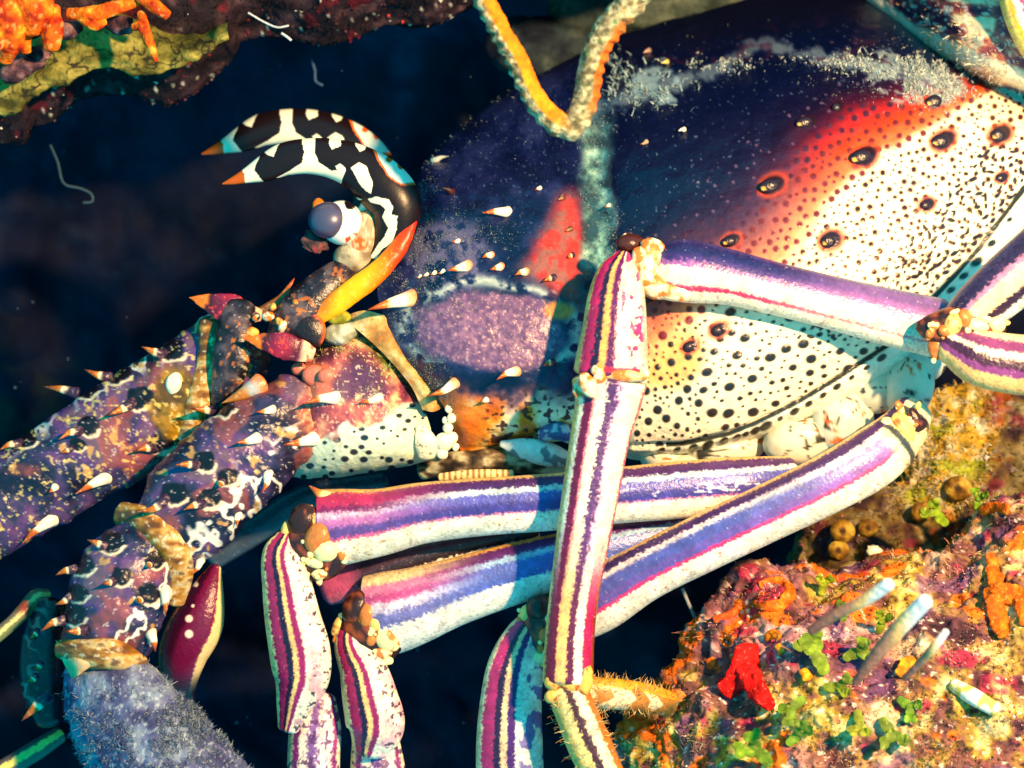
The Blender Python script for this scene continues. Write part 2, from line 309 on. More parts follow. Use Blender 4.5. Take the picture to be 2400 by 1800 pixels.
# carapace control net: columns front to rear, rows over the back down to the lower margin
CT = [
 [(1040,420,-900),(1010,372,-420),(985,410,-170),(978,480,-50),(958,570,15),(885,680,40),(940,820,75),(1040,950,60),(1080,1052,0),(1090,1070,-160)],
 [(1100,330,-1000),(1095,285,-560),(1088,318,-360),(1078,430,-90),(1056,560,40),(1020,700,110),(1050,830,135),(1090,960,95),(1122,1043,25),(1130,1060,-150)],
 [(1230,250,-1080),(1225,198,-640),(1218,230,-430),(1208,400,-115),(1200,560,35),(1188,700,125),(1190,840,150),(1205,960,110),(1222,1020,30),(1230,1040,-150)],
 [(1340,190,-1120),(1340,138,-700),(1340,170,-500),(1343,380,-140),(1345,560,20),(1345,700,115),(1345,850,140),(1350,960,105),(1352,1010,35),(1355,1035,-150)],
 [(1400,160,-1150),(1400,108,-740),(1400,140,-550),(1396,360,-180),(1402,550,-20),(1410,700,70),(1420,850,105),(1430,970,75),(1438,1040,15),(1440,1060,-150)],
 [(1470,130,-1180),(1470,78,-780),(1470,110,-580),(1482,330,-140),(1492,560,40),(1500,720,125),(1510,870,145),(1520,995,90),(1528,1056,10),(1530,1075,-150)],
 [(1650,80,-1250),(1650,28,-850),(1655,58,-650),(1690,260,-185),(1702,480,60),(1712,680,160),(1720,850,170),(1716,980,105),(1722,1030,25),(1730,1050,-150)],
 [(1850,30,-1300),(1850,-22,-900),(1855,8,-700),(1900,170,-265),(1932,380,25),(1942,580,145),(1950,740,165),(1962,870,110),(1980,938,30),(1990,960,-150)],
 [(2050,40,-1300),(2055,-25,-900),(2065,5,-720),(2122,120,-340),(2155,280,-55),(2172,460,75),(2175,610,110),(2165,740,75),(2165,812,10),(2180,840,-150)],
 [(2290,160,-1250),(2290,100,-850),(2300,140,-620),(2340,200,-360),(2372,270,-180),(2392,350,-60),(2402,420,-15),(2408,470,-20),(2418,510,-50),(2440,530,-180)],
 [(2420,260,-1250),(2420,200,-900),(2430,220,-700),(2450,250,-450),(2462,290,-300),(2470,340,-190),(2472,400,-150),(2475,450,-150),(2480,490,-160),(2490,510,-260)]]
x0, y0, cw, ch = 850, -60, 1640, 1180
cY, cX = np.mgrid[y0:y0 + ch, x0:x0 + cw].astype(float)
def seg_d(X, Y, pl):
    r = np.full(X.shape, 1e9)
    for (ax, ay), (bx, by) in zip(pl[:-1], pl[1:]):
        t = np.clip(((X - ax) * (bx - ax) + (Y - ay) * (by - ay)) / ((bx - ax) ** 2 + (by - ay) ** 2), 0, 1)
        r = np.minimum(r, np.hypot(X - ax - t * (bx - ax), Y - ay - t * (by - ay)))
    return r
def ell(x, y, rx, ry, a=0.):
    c_, s_ = math.cos(a), math.sin(a); u = (cX - x) * c_ + (cY - y) * s_; v = -(cX - x) * s_ + (cY - y) * c_
    return np.hypot(u / rx, v / ry)
MARG = [(1490, 1046), (1600, 1040), (1708, 1016), (1772, 991), (1872, 941), (1971, 881), (2076, 812), (2205, 681), (2295, 582), (2420, 415)]
TUB = [(1802, 438, 31, 22), (2016, 370, 33, 23), (2203, 333, 28, 21), (2339, 318, 22, 20), (2285, 186, 19, 19), (2188, 239, 25, 19), (1941, 567, 22, 20), (2168, 482, 15, 14), (1708, 567, 22, 16), (1884, 288, 26, 17), (1680, 776, 18, 16), (1613, 814, 15, 14), (2344, 418, 14, 12), (1960, 252, 12, 12), (1515, 700, 14, 12)]
def paint():
    wob = fbm(cX / 60, cY / 60, 0, 4, 101) - .5; fin = fbm(cX / 9, cY / 9, 0, 3, 103); med = fbm(cX / 24, cY / 24, 0, 4, 105)
    n_, a_ = .6 * cX + .8 * cY, .8 * cX - .6 * cY
    def coord(pl): p = np.array(pl, float); a = .8 * p[:, 0] - .6 * p[:, 1]; n = .6 * p[:, 0] + .8 * p[:, 1]; k = np.argsort(a); return np.interp(a_, a[k], n[k])
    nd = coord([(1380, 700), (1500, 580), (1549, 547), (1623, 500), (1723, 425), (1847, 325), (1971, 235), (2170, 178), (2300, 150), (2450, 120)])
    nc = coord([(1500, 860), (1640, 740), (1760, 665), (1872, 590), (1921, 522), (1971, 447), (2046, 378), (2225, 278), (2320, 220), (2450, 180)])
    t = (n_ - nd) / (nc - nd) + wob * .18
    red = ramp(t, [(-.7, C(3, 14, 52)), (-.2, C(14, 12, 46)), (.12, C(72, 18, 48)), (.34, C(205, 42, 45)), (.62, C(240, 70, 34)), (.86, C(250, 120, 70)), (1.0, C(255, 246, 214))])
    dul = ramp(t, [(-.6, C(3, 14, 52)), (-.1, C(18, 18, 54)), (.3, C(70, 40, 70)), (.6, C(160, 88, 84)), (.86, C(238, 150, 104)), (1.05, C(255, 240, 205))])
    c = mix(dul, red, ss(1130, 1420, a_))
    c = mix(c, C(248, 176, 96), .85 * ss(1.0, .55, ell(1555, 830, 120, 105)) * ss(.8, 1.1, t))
    low = ss(.98, 1.02, t)
    hgt = np.zeros_like(cX)
    # front (head) region
    front = ss(1425, 1385, cX + (cY - 500) * .06)
    hc = ramp(fbm(cX / 50, cY / 50, 0, 4, 107), [(.3, C(3, 14, 52)), (.5, C(10, 22, 66)), (.7, C(30, 40, 88))])
    hc = mix(hc, C(104, 98, 132), .8 * ss(1.0, .5, ell(1050, 600, 130, 110)) * ss(.38, .55, med))
    rp = inpoly(cX + wob * 30, cY + wob * 30, [(1212, 640), (1240, 590), (1290, 525), (1320, 455), (1352, 440), (1366, 520), (1372, 640), (1352, 720), (1310, 690), (1270, 660)]).astype(float)
    for ax in (0, 1):
        k = np.ones(41) / 41; rp = np.apply_along_axis(lambda v: np.convolve(v, k, 'same'), ax, rp)
    hc = mix(hc, ramp(med, [(.3, C(215, 55, 45)), (.5, C(200, 62, 52)), (.62, C(150, 90, 80))]), rp)
    ck = ss(1.08, .86, ell(1155, 775, 185, 98, .06) + wob * .5)
    hc = mix(hc, ramp(fin, [(.3, C(104, 72, 114)), (.55, C(128, 90, 130)), (.72, C(156, 112, 142))]), ck * .92)
    rim = np.exp(-((ell(1155, 775, 195, 108, .06) - 1.06 + wob * .3) / .10) ** 2) * (cY < 850)
    hc = mix(hc, C(205, 222, 205), .8 * rim * ss(.36, .52, med))
    hc = mix(hc, C(245, 140, 60), ss(1.1, .5, ell(1310, 728, 42, 26)) * .9)
    lowc = ss(0, 40, cY - (905 + (cX - 1080) * -.06) + wob * 90)
    lc = ramp(fbm(cX / 40, cY / 40, 0, 4, 109) - (cX - 1150) / 520, [(.15, C(252, 248, 220)), (.36, C(252, 226, 160)), (.5, C(245, 150, 40)), (.75, C(232, 112, 32))])
    lc = mix(lc, C(140, 70, 84), ss(70, 0, cY - 905 + (cX - 1080) * .06 + wob * 80))
    hc = mix(hc, lc, lowc)
    hc = mix(hc, C(52, 30, 40), .85 * lowc * ss(.60, .64, fbm(cX / 11, cY / 9, 0, 2, 111)) * ss(1110, 1160, cX))
    hc = speck(hc, cX, cY, 113, 5, .72, C(235, 190, 170), .65 * np.maximum(ck, .12 * (1 - ck)))
    c = mix(c, hc, front)
    # groove
    gv = np.abs(cX - np.interp(cY, [100, 300, 500, 600, 800, 1050], [1400, 1392, 1400, 1408, 1418, 1435]))
    c = mix(c, ramp(med, [(.35, C(40, 74, 88)), (.6, C(120, 175, 165)), (.75, C(180, 220, 205))]), ss(52, 18, gv + wob * 40) * ss(1000, 560, cY) * ss(200, 330, cY))
    hgt -= 14 * ss(45, 0, gv)
    # fine pores / dots
    dots = []
    for k in range(9000):
        x, y = rng.uniform(1480, 2450), rng.uniform(150, 1050)
        tt = t[int(y) - y0, int(x) - x0]; g = .8 * x - .6 * y
        if tt < -.28 : continue
        lowz = y > 700 + (2100 - x) * .05 and x < 2120
        if lowz: r = rng.choice([2.8, 3.8, 5.5, 8, 10.5], p=[.52, .26, .13, .06, .03]); el = 1.0 if x < 1640 else 1.35
        elif tt > 1.0: r = rng.choice([2.6, 3.5, 4.8, 6.5], p=[.40, .34, .20, .06]); el = 1.
        else: r = rng.choice([4.2, 6, 7.8], p=[.4, .38, .22]); el = 1.
        dots.append((x, y, r, el, tt))
    dots.sort(key=lambda q: -q[2]); cell = {}; kept = []
    for q in dots:
        i, j = int(q[0] // 30), int(q[1] // 30); ok = True
        for ii in (i - 1, i, i + 1):
            for jj in (j - 1, j, j + 1):
                for p in cell.get((ii, jj), ()):
                    if math.hypot(p[0] - q[0], p[1] - q[1]) < (p[2] * p[3] + q[2] * q[3]) * 1.12 + 4.0: ok = False; break
                if not ok: break
            if not ok: break
        if ok: cell.setdefault((i, j), []).append(q); kept.append(q)
    def dot(x, y, r, el, colr, an=-.25, h=2., halo=None):
        R = int(r * el + 8); i, j = int(y) - y0, int(x) - x0
        sl = np.s_[max(0, i - R):i + R + 1, max(0, j - R):j + R + 1]
        if c[sl].size == 0: return
        dx, dy = cX[sl] - x, cY[sl] - y; ca, sa = math.cos(an), math.sin(an)
        e = np.hypot((dx * ca + dy * sa) / (r * el), (-dx * sa + dy * ca) / r) + .35 * (med[sl] - .5)
        if halo is not None: c[sl] = mix(c[sl], halo, .7 * ss(1.7, 1.0, e))
        c[sl] = mix(c[sl], colr, ss(1.15, .75, e)); hgt[sl] += h * ss(1.2, .2, e)
    for x, y, r, el, tt in kept:
        if tt > 1.0:
            lowz = y > 720
            dot(x, y, r, el, C(34, 36, 40) if lowz else C(52, 24, 34), halo=C(246, 190, 130) if (not lowz and r > 4) else None, an=-.35)
        elif tt > .15: dot(x, y, r, 1, C(112, 42, 52) if tt > .4 else C(70, 34, 62), h=1.6)
        elif r < 6.1: dot(x, y, r * .6, 1, C(98, 76, 110), h=2.2)
    # reticulate marks near the margin
    md = seg_d(cX, cY, MARG); side = (cY - np.interp(cX, [p[0] for p in MARG], [p[1] for p in MARG]))
    got = []
    for k in range(1500):
        f = rng.uniform(.5, 1) * (len(MARG) - 1); i = min(int(f), len(MARG) - 2); u = f - i; off = 14 + 120 * rng.random() ** 1.3
        x = MARG[i][0] * (1 - u) + MARG[i + 1][0] * u - off * .62; y = MARG[i][1] * (1 - u) + MARG[i + 1][1] * u - off * .78
        if y > 790 or not all(math.hypot(x - p, y - q) > 15 for p, q in got): continue
        got.append((x, y)); dot(x, y, rng.uniform(3, 5.5), rng.uniform(1.2, 2.4), C(36, 32, 38), an=-.9 + rng.normal() * .5, h=1.2)
    for x, y, rx, ry in TUB:
        dot(x + rx * .3, y - ry * .2, ry * 1.0, 1.35, C(38, 18, 34), an=-.45, h=3, halo=C(214, 74, 40) if t[int(y) - y0, int(x) - x0] > .1 else None)
    # rim below the margin line
    below = ss(0, 6, side); c = mix(c, C(246, 246, 222), below * (cX > 1490))
    c = mix(c, C(40, 46, 40), ss(7, 4, md + 3 * (med - .5)) * (cX > 1560))
    for x, y in K([(1690, 475), (1640, 580), (1570, 700), (1500, 815), (1470, 860)], 1430, 0, .53): pass
    for f in np.linspace(.05, .98, 26):
        k = f * (len(MARG) - 1); i = min(int(k), len(MARG) - 2); u = k - i
        x = MARG[i][0] * (1 - u) + MARG[i + 1][0] * u; y = MARG[i][1] * (1 - u) + MARG[i + 1][1] * u
        sx = .62; R = rng.uniform(5, 10); dot(x + 17 * sx, y + 17 * .78, R, 1.7, C(44, 46, 40), an=-.6, h=1)
    hgt -= 9 * ss(9, 2, md); hgt += 5 * below
    # dull pale growth over the upper back
    bk = [(1400, 250), (1560, 200), (1643, 174), (1797, 100), (1897, 130), (2095, 164), (2245, 205)]
    bd = seg_d(cX, cY, bk)
    c = mix(c, C(128, 150, 165), .7 * ss(26, 8, bd + 44 * (med - .45)))
    c = mix(c, C(175, 196, 194), .7 * ss(.42, .54, fbm(cX / 12, cY / 12, 0, 4, 127)) * ss(1, .8, ell(2130, 185, 150, 62, .45) + wob * .6))
    c = mix(c, C(150, 185, 195), .85 * ss(.44, .54, med) * ss(1, .7, ell(1545, 205, 70, 48, .2) + wob * .8))
    c = mix(c, C(70, 24, 56), .5 * ss(.64, .74, fbm(cX / 30, cY / 20, 0, 3, 119)) * (t < -.2) * (cY < 150) * (1 - front))
    c = speck(c, cX, cY, 121, 4.5, .80, C(110, 140, 170), .6 * ss(.1, -.2, t))
    return c, hgt
CAN, HGT = paint()
def samp(arr, X, Y):
    i = np.clip(Y - y0, 0, ch - 1.01); j = np.clip(X - x0, 0, cw - 1.01); a, b = i.astype(int), j.astype(int); f, g = i - a, j - b
    if arr.ndim == 3: f, g = f[..., None], g[..., None]
    return arr[a, b] * (1 - f) * (1 - g) + arr[a + 1, b] * f * (1 - g) + arr[a, b + 1] * (1 - f) * g + arr[a + 1, b + 1] * f * g
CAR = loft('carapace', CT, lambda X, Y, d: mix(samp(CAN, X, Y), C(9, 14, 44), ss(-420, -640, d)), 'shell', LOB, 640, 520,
           disp=lambda X, Y, d: samp(HGT, X, Y) + 5 * (fbm(X / 45, Y / 45, d / 60, 3, 131) - .5) * 2)
tag(CAR.o, 'spotted shell shading from navy and red to cream')
CP = CAR.o
for b, t, r, sp, dt in [((1200, 497), (1130, 499), 19, None, 40), ((1066, 452), (1026, 440), 12, [(0, C(70, 30, 30)), (1, C(60, 22, 15))], 25), ((1078, 565), (1058, 566), 9, None, 12),
        ((1268, 440), (1254, 446), 8, None, 12), ((1322, 462), (1308, 468), 12, [(0, C(90, 50, 50)), (1, C(170, 110, 60))], 10), ((1340, 536), (1326, 541), 11, [(0, C(80, 45, 45)), (1, C(190, 130, 60))], 12), ((1344, 598), (1330, 604), 12, SP_DARK, 14),
        ((1106, 621), (1048, 634), 20, SP_OR, 34), ((1156, 597), (1130, 604), 13, SP_OR, 22), ((1180, 624), (1148, 632), 15, SP_OR, 24), ((1238, 636), (1206, 645), 15, SP_OR, 22), ((1303, 650), (1272, 660), 14, SP_DARK, 22),
        ((985, 694), (862, 726), 29, SP_OR, 62), ((1080, 890), (1002, 928), 20, SP_OR, 46), ((1222, 866), (1164, 890), 19, SP_OR, 40), ((1300, 846), (1274, 858), 15, SP_DARK, 20), ((1144, 935), (1126, 943), 11, None, 12),
        ((1042, 634), (1026, 641), 8, None, 10), ((1022, 638), (1008, 644), 8, None, 10), ((1004, 642), (990, 648), 7, None, 9), ((988, 646), (976, 651), 6, None, 8),
        ((1606, 303), (1590, 307), 9, [(0, C(235, 235, 205)), (1, C(240, 240, 215))], 12), ((1518, 331), (1500, 338), 8, [(0, C(200, 180, 150)), (1, C(110, 70, 50))], 14), ((1566, 144), (1550, 148), 9, [(0, C(200, 190, 120)), (1, C(220, 200, 110))], 12), ((1524, 117), (1508, 124), 9, [(0, C(150, 120, 110)), (1, C(180, 150, 120))], 10),
        ((1480, 548), (1452, 560), 12, SP_DARK, 22), ((1430, 480), (1418, 486), 7, None, 8), ((1010, 380), (1052, 366), 12, [(0, C(235, 238, 215)), (1, C(180, 170, 150))], 25)]:
    spine(CP, tuple(np.array(b) * .86 + np.array(t) * .14), t, r * .86, sp, CAR, dt=dt)
def tubercle(x, y, rx, ry, tip=True):
    d = dat(CAR, x, y)
    f = lambda X, Y, dd: mix(np.broadcast_to(C(34, 18, 36), X.shape + (3,)), C(235, 190, 80), (ss(.26, .16, np.hypot((X - x + rx * .4) / rx, (Y - y - ry * .22) / ry)) if tip else 0 * X))
    blob('tubercle', (x, y, d - 3), (rx * .8, ry * .85, rx * .34), f, 'shell', CP, .05, 14, -.3)
for x, y, rx, ry in TUB:
    tubercle(x, y, rx, ry, rx > 21)
# fine growth on the shell
def dens(lst): return lambda X, Y: sum(w * np.exp(-(((X - x) / rx) ** 2 + ((Y - y) / ry) ** 2)) for x, y, rx, ry, w in lst) * ss(.38, .6, fbm(X / 18, Y / 18, 0, 3, 141))
def growth(surf, parent, lst, n, ln, wd, cols, up=.6):
    q, nn = pick(surf, dens(lst), n); cc = np.array(cols)[rng.integers(0, len(cols), n)] * rng.uniform(.75, 1.05, (n, 1))
    strands('growth', q, nn * up + rng.normal(size=(n, 3)) * .6 + A(0, -.1, .1), rng.uniform(.5, 1.4, n) * ln, wd, cc, 'fuzz', parent, .4)
PALE = [C(120, 140, 146), C(160, 172, 166), C(92, 118, 136), C(128, 142, 140)]
growth(CAR, CP, [(960, 830, 30, 70, 2.2), (1000, 880, 30, 40, 1.5), (990, 640, 40, 70, 1.2), (930, 690, 60, 50, 1.2), (1080, 720, 120, 22, 1.), (1060, 560, 80, 60, .9), (1390, 430, 20, 150, 1.2), (1540, 210, 70, 40, 1.8), (2120, 180, 130, 55, 1.6), (1440, 560, 40, 60, .8),
       (1390, 310, 30, 40, 1.), (1150, 560, 50, 30, .8), (1000, 470, 25, 60, .9), (1040, 950, 20, 60, 1.2), (1280, 330, 200, 120, .06), (1700, 150, 150, 60, .08)], 11000, 3.2, .8, PALE)
growth(CAR, CP, [(1540, 215, 60, 30, 1), (1470, 180, 50, 40, .4), (1345, 300, 20, 15, .8)], 700, 12, 1.8, [C(140, 170, 180), C(165, 190, 190)])
growth(CAR, CP, [(2080, 160, 90, 22, 1.2), (2180, 200, 70, 40, 1.6), (1980, 140, 80, 16, .8), (1700, 150, 90, 14, .7)], 3200, 6, 1.5, [C(190, 208, 204), C(215, 224, 214), C(150, 176, 184)])

# ---- horns
Kh = lambda pts: K(pts, 400, 200, .3617)
HW = [Kh(p) for p in ([(470,545),(560,440),(580,445),(545,555),(605,628),(485,655)], [(605,425),(720,365),(690,405),(660,462)],
  [(850,325),(942,325),(935,430),(960,500),(1040,550),(1080,545),(1068,520),(1100,503),(1137,540),(1112,590),(1098,650),(1060,632),(950,585),(850,590),(688,603),(780,555),(850,500),(867,430)],
  [(1030,325),(1105,330),(1102,395),(1045,422),(1033,390)], [(1200,370),(1268,380),(1257,415),(1230,432),(1203,402)],
  [(1170,540),(1220,503),(1267,530),(1312,620),(1302,705),(1270,690),(1218,630)], [(1095,672),(1130,672),(1165,710),(1245,740),(1180,750)],
  [(1280,740),(1330,722),(1412,740),(1442,790),(1430,840),(1472,850),(1467,930),(1432,1010),(1370,1060),(1325,1120),(1285,1110),(1380,980),(1407,920),(1373,850),(1390,810),(1350,770),(1300,760)])]
HB = Kh([(1325,415),(1420,400),(1530,470),(1690,500),(1690,610),(1590,628),(1490,637),(1420,580),(1375,520)])
def horncol(U, W, X, Y, F):
    jx, jy = 7 * (fbm(X / 26, Y / 26, 0, 2, 151) - .5), 7 * (fbm(X / 26, Y / 26, 0, 2, 153) - .5); x, y = X + jx, Y + jy
    c = np.broadcast_to(C(26, 13, 17), X.shape + (3,)).copy()
    for g in HW: c[inpoly(x, y, g)] = C(255, 250, 218)
    gx = np.array(HB).mean(0); big = [tuple(gx + (np.array(p) - gx) * 1.12) for p in HB]
    c[inpoly(x, y, big)] = C(240, 110, 40); c[inpoly(x, y, HB)] = C(235, 242, 224)
    for a, b in Kh([(1415, 480), (1495, 515)]): c[np.hypot(x - a, y - b) < 8] = C(240, 100, 30)
    tip = (x < 570 + (y - 397) * .15) & (x < 580); c[tip] = C(205, 92, 10)
    return c
HP = [(870,640,10,34),(905,592,25,40),(927,532,42,50),(925,475,45,62),(887,428,45,63),(837,392,45,54),(782,372,45,47),(724,366,45,42),(668,373,42,39),(622,394,38,32),(575,413,34,17),(545,424,31,9),(521,431,28,1.5)]
horn = sweep('horn', HP, horncol, 'horn', LOB, flat=.75, step=1.9, cap=(.5, 0)); tag(horn.o, 'black and white horn with orange tip')
hf = bpy.data.objects.new('horn', horn.o.data); COL.objects.link(hf); hf.parent = LOB
hq = A(*[np.array(HP)[:, k].mean() for k in range(3)]); WL[hf.name] = WL[horn.o.name] + P(hq + A(-50, -70, -480)) - P(hq); hf.scale = (1.1,) * 3; hf.location = WL[hf.name] - WL[LOB.name]
ridge = sweep('brow_ridge', [(977,492,52,5),(961,527,62,15),(941,570,70,20),(909,613,76,23),(870,650,82,26),(826,682,86,27),(785,713,84,27),(748,735,76,25)],
      lambda U, W, X, Y, F: speck(ramp(U + .25 * (W - .5) + .12 * (fbm(X / 40, Y / 40, 0, 3, 161) - .5), [(0, C(235, 42, 12)), (.3, C(240, 70, 10)), (.48, C(250, 130, 6)), (.66, C(255, 178, 10)), (.85, C(255, 190, 20)), (1, C(240, 130, 30))]), X, Y, 163, 6, .72, C(255, 225, 120), .4), 'horn', LOB, flat=.7, step=2.2, disp=lambda U, W, X, Y, F: 4 * (fbm(X / 30, Y / 30, 0, 2, 165) - .5))
tag(ridge.o, 'smooth orange and yellow ridge')
# ---- eye
EY = blob('eye', (800, 522, 40), (50, 52, 46), lambda X, Y, d: np.where((np.hypot(X - 822, Y - 476) < 15)[..., None], C(24, 14, 22), mix(np.broadcast_to(C(255, 250, 238), X.shape + (3,)), C(225, 80, 40), ss(.66, .7, fbm(X / 16, Y / 16, 0, 2, 171)) * (Y > 545))), 'horn', LOB, .02, 40)
blob('cornea', (768, 516, 58), (46, 43, 43), C(74, 66, 98), 'cornea', EY, .0, 48)
blob('eyestalk', (846, 556, 26), (40, 68, 34), lambda X, Y, d: speck(mix(np.broadcast_to(C(165, 150, 120), X.shape + (3,)), C(238, 92, 28), ss(1.1, .8, np.hypot((X - 843) / 20, (Y - 570) / 17))), X, Y, 173, 7, .55, C(225, 222, 190), .7), 'soft', EY, .1, 26, .35)
blob('eyestalk', (826, 604, 30), (46, 38, 30), lambda X, Y, d: ramp(fbm(X / 26, Y / 26, 0, 3, 174), [(.3, C(120, 104, 84)), (.5, C(176, 166, 136)), (.7, C(206, 200, 172))]), 'soft', EY, .1, 18)
blob('eye_scale', (738, 566, 34), (30, 24, 9), lambda X, Y, d: ramp(fbm(X / 14, Y / 14, 0, 3, 175), [(.3, C(40, 30, 36)), (.55, C(96, 70, 66)), (.7, C(150, 60, 66))]), 'soft', EY, .5, 18, .5, 3, 2.5)
blob('eye', (746, 482, -40), (15, 18, 14), lambda X, Y, d: mix(np.broadcast_to(C(225, 235, 230), X.shape + (3,)), C(235, 120, 30), ss(455, 470, Y)), 'horn', LOB, .1, 16)

# ---- front of the head: antennules, membranes
def dk(U, W, X, Y, F):
    c = ramp(fbm(X / 22, Y / 22, 0, 4, 181), [(.3, C(20, 14, 24)), (.55, C(58, 44, 56)), (.7, C(96, 80, 84))])
    c = mix(c, C(205, 195, 150), ss(.6, .66, fbm((X + Y * .6) / 34, (Y - X * .6) / 7, 0, 2, 183)) * ss(.35, .1, W) * .9)
    c = speck(c, X, Y, 185, 14, .70, C(220, 120, 40), .7)
    return speck(c, X, Y, 187, 5, .80, C(220, 205, 190), .7)
ANT1 = sweep('antennule', [(830,620,0,26),(790,650,40,40),(735,700,55,50),(690,752,60,52),(668,800,50,46)], dk, 'shell', LOB, step=2.6)
blob('antennule_joint', (722, 772, 88), (40, 48, 18), lambda X, Y, d: mix(np.broadcast_to(C(30, 18, 26), X.shape + (3,)), C(225, 100, 40), ss(.75, 1.1, np.hypot((X - 714) / 46, (Y - 785) / 52) + .5 * (fbm(X / 20, Y / 20, 0, 2, 3) - .5))), 'shell', ANT1.o, .12, 22, -.6)
spine(ANT1.o, (618, 738), (690, 652), 26, [(0, C(110, 70, 40)), (.6, C(180, 95, 25)), (1, C(210, 70, 20))], db=10, dt=-20)
blob('membrane', (797, 782, 52), (42, 30, 26), lambda X, Y, d: ramp(fbm(X / 22, Y / 22, 0, 3, 189), [(.3, C(140, 140, 112)), (.55, C(186, 188, 164)), (.7, C(206, 208, 188))]), 'soft', LOB, .3, 26, -.2)
blob('membrane', (792, 744, 66), (30, 18, 18), lambda X, Y, d: ramp(fbm(X / 20, Y / 20, 0, 3, 191), [(.35, C(120, 120, 20)), (.6, C(200, 190, 60))]), 'soft', LOB, .1, 16)
loft('membrane', [[(800,745,30),(850,728,62),(900,738,60)],[(840,775,70),(890,770,78),(935,790,60)],[(900,830,76),(940,845,82),(975,850,60)],[(960,900,72),(990,905,80),(1015,912,55)],[(990,960,60),(1015,965,66),(1040,955,40)]],
     lambda X, Y, d: speck(ramp(fbm(X / 40, Y / 40, 0, 4, 193), [(.3, C(150, 110, 60)), (.5, C(190, 156, 92)), (.7, C(220, 200, 150))]), X, Y, 195, 8, .7, C(225, 120, 40), .6), 'soft', LOB, 90, 40)
for k, (x, y, rx, ry) in enumerate([(628,742,15,12),(655,755,13,9),(662,765,16,10),(590,780,18,14),(560,835,16,20),(640,720,10,8),(600,745,10,8),(692,708,8,7)]):
    d = 95 if x > 600 else 70
    blob('knob', (x, y, d), (rx, ry, 12), lambda X, Y, dd: speck(np.broadcast_to(C(250, 190, 90) if k % 2 else C(250, 235, 200), X.shape + (3,)), X, Y, k, 8, .5, C(235, 110, 25), .9), 'shell', ANT1.o, .2, 12, k)

# ---- antennae
SPOTS = []
def pur(U, W, X, Y, F, seed=0, marb=0.0):
    c = ramp(fbm(X / 70, Y / 70, 0, 4, 201 + seed), [(.3, C(22, 22, 50)), (.46, C(54, 50, 88)), (.58, C(98, 62, 122)), (.7, C(110, 84, 108))])
    c = mix(c, C(168, 84, 78), .65 * ss(.57, .66, fbm(X / 90, Y / 90, 0, 3, 203 + seed)))
    r = np.abs(fbm(X / 52, Y / 52, 0, 3, 205 + seed) - .5)
    c = mix(c, C(246, 236, 222), ss(.055, .03, r) * ss(.55 - marb, .78 - marb, W + .3 * (fbm(X / 70, Y / 70, 0, 2, 207) - .5)))
    c = mix(c, C(230, 170, 90), .8 * ss(.70, .76, fbm(X / 30, Y / 30, 0, 3, 206 + seed)))
    for x, y, q in SPOTS:
        near = (np.abs(X - x) < 60) & (np.abs(Y - y) < 60)
        if not near.any(): continue
        e = np.hypot((X - x - q * .9) / (q * 1.5), (Y - y + q * .7) / (q * 1.25)) + .5 * (fbm(X / 16, Y / 16, 0, 2, 208) - .5)
        c = mix(c, C(250, 225, 190), ss(1.45, 1.25, e) * (Y > y - q * .3) * near); c = mix(c, C(20, 14, 26), ss(1.15, .9, e) * near)
    return speck(c, X, Y, 209 + seed, 5.5, .77, C(215, 205, 205), .75)
ANT_SPINES = [('FAR', (384, 832), (331, 812), 20, 'D', 30), ('FAR', (256, 886), (198, 866), 20, 'D', 10), ('FAR', (180, 922), (100, 906), 20, 'D', -20), ('FAR', (312, 945), (249, 975), 20, 'D', 45), ('FAR', (190, 1010), (136, 1031), 17, 'D', 40), ('FAR', (48, 1039), (-4, 1056), 16, 'D', 30), ('FAR', (362, 1050), (314, 1058), 18, 'D', 40), ('FAR', (130, 1140), (114, 1155), 14, 'W', 22), ('FAR', (250, 1118), (176, 1158), 22, 'W', 40), ('FAR', (122, 1214), (52, 1274), 26, 'W', 20), ('FAR', (170, 1050), (140, 1062), 12, 'D', 15),
        ('NEAR', (505, 963), (446, 958), 19, 'D', 50), ('SG2', (462, 1092), (410, 1090), 18, 'D', 40), ('SG2', (520, 1128), (512, 1140), 16, 'D', 34), ('SG2', (604, 1026), (553, 1038), 19, 'W', 40), ('NEAR', (790, 932), (712, 946), 22, 'W', 40), ('NEAR', (740, 1026), (664, 1043), 25, 'W', 44), ('NEAR', (706, 1068), (654, 1094), 18, 'W', 40), ('SG2', (628, 1108), (614, 1156), 17, 'W', 30), ('NEAR', (890, 931), (842, 944), 15, 'W', 26),
        ('SG2', (475, 1180), (430, 1195), 18, 'D', 30), ('SG2', (390, 1170), (320, 1200), 20, 'D', 30), ('SG3', (176, 1336), (130, 1348), 18, 'D', 10), ('SG3', (246, 1282), (204, 1265), 18, 'D', 10), ('SG3', (268, 1362), (240, 1368), 16, 'D', 30), ('SG3', (352, 1322), (346, 1330), 15, 'D', 30), ('SG3', (330, 1404), (322, 1412), 18, 'D', 34), ('SG3', (154, 1454), (96, 1479), 20, 'D', 20), ('SG3', (200, 1476), (152, 1480), 20, 'D', 40), ('SG3', (352, 1482), (364, 1528), 20, 'W', 40), ('SG3', (385, 1380), (388, 1442), 19, 'W', 40), ('SG2', (470, 1312), (450, 1346), 15, 'W', 10), ('SG2', (558, 1205), (556, 1234), 14, 'W', 10), ('SG3', (165, 1400), (128, 1418), 16, 'D', 0), ('SG2', (640, 960), (600, 966), 15, 'W', 40)]
SPOTS += [(b[0], b[1], r) for _, b, t, r, k, _d in ANT_SPINES if k == 'D' and b[1] < 1460]
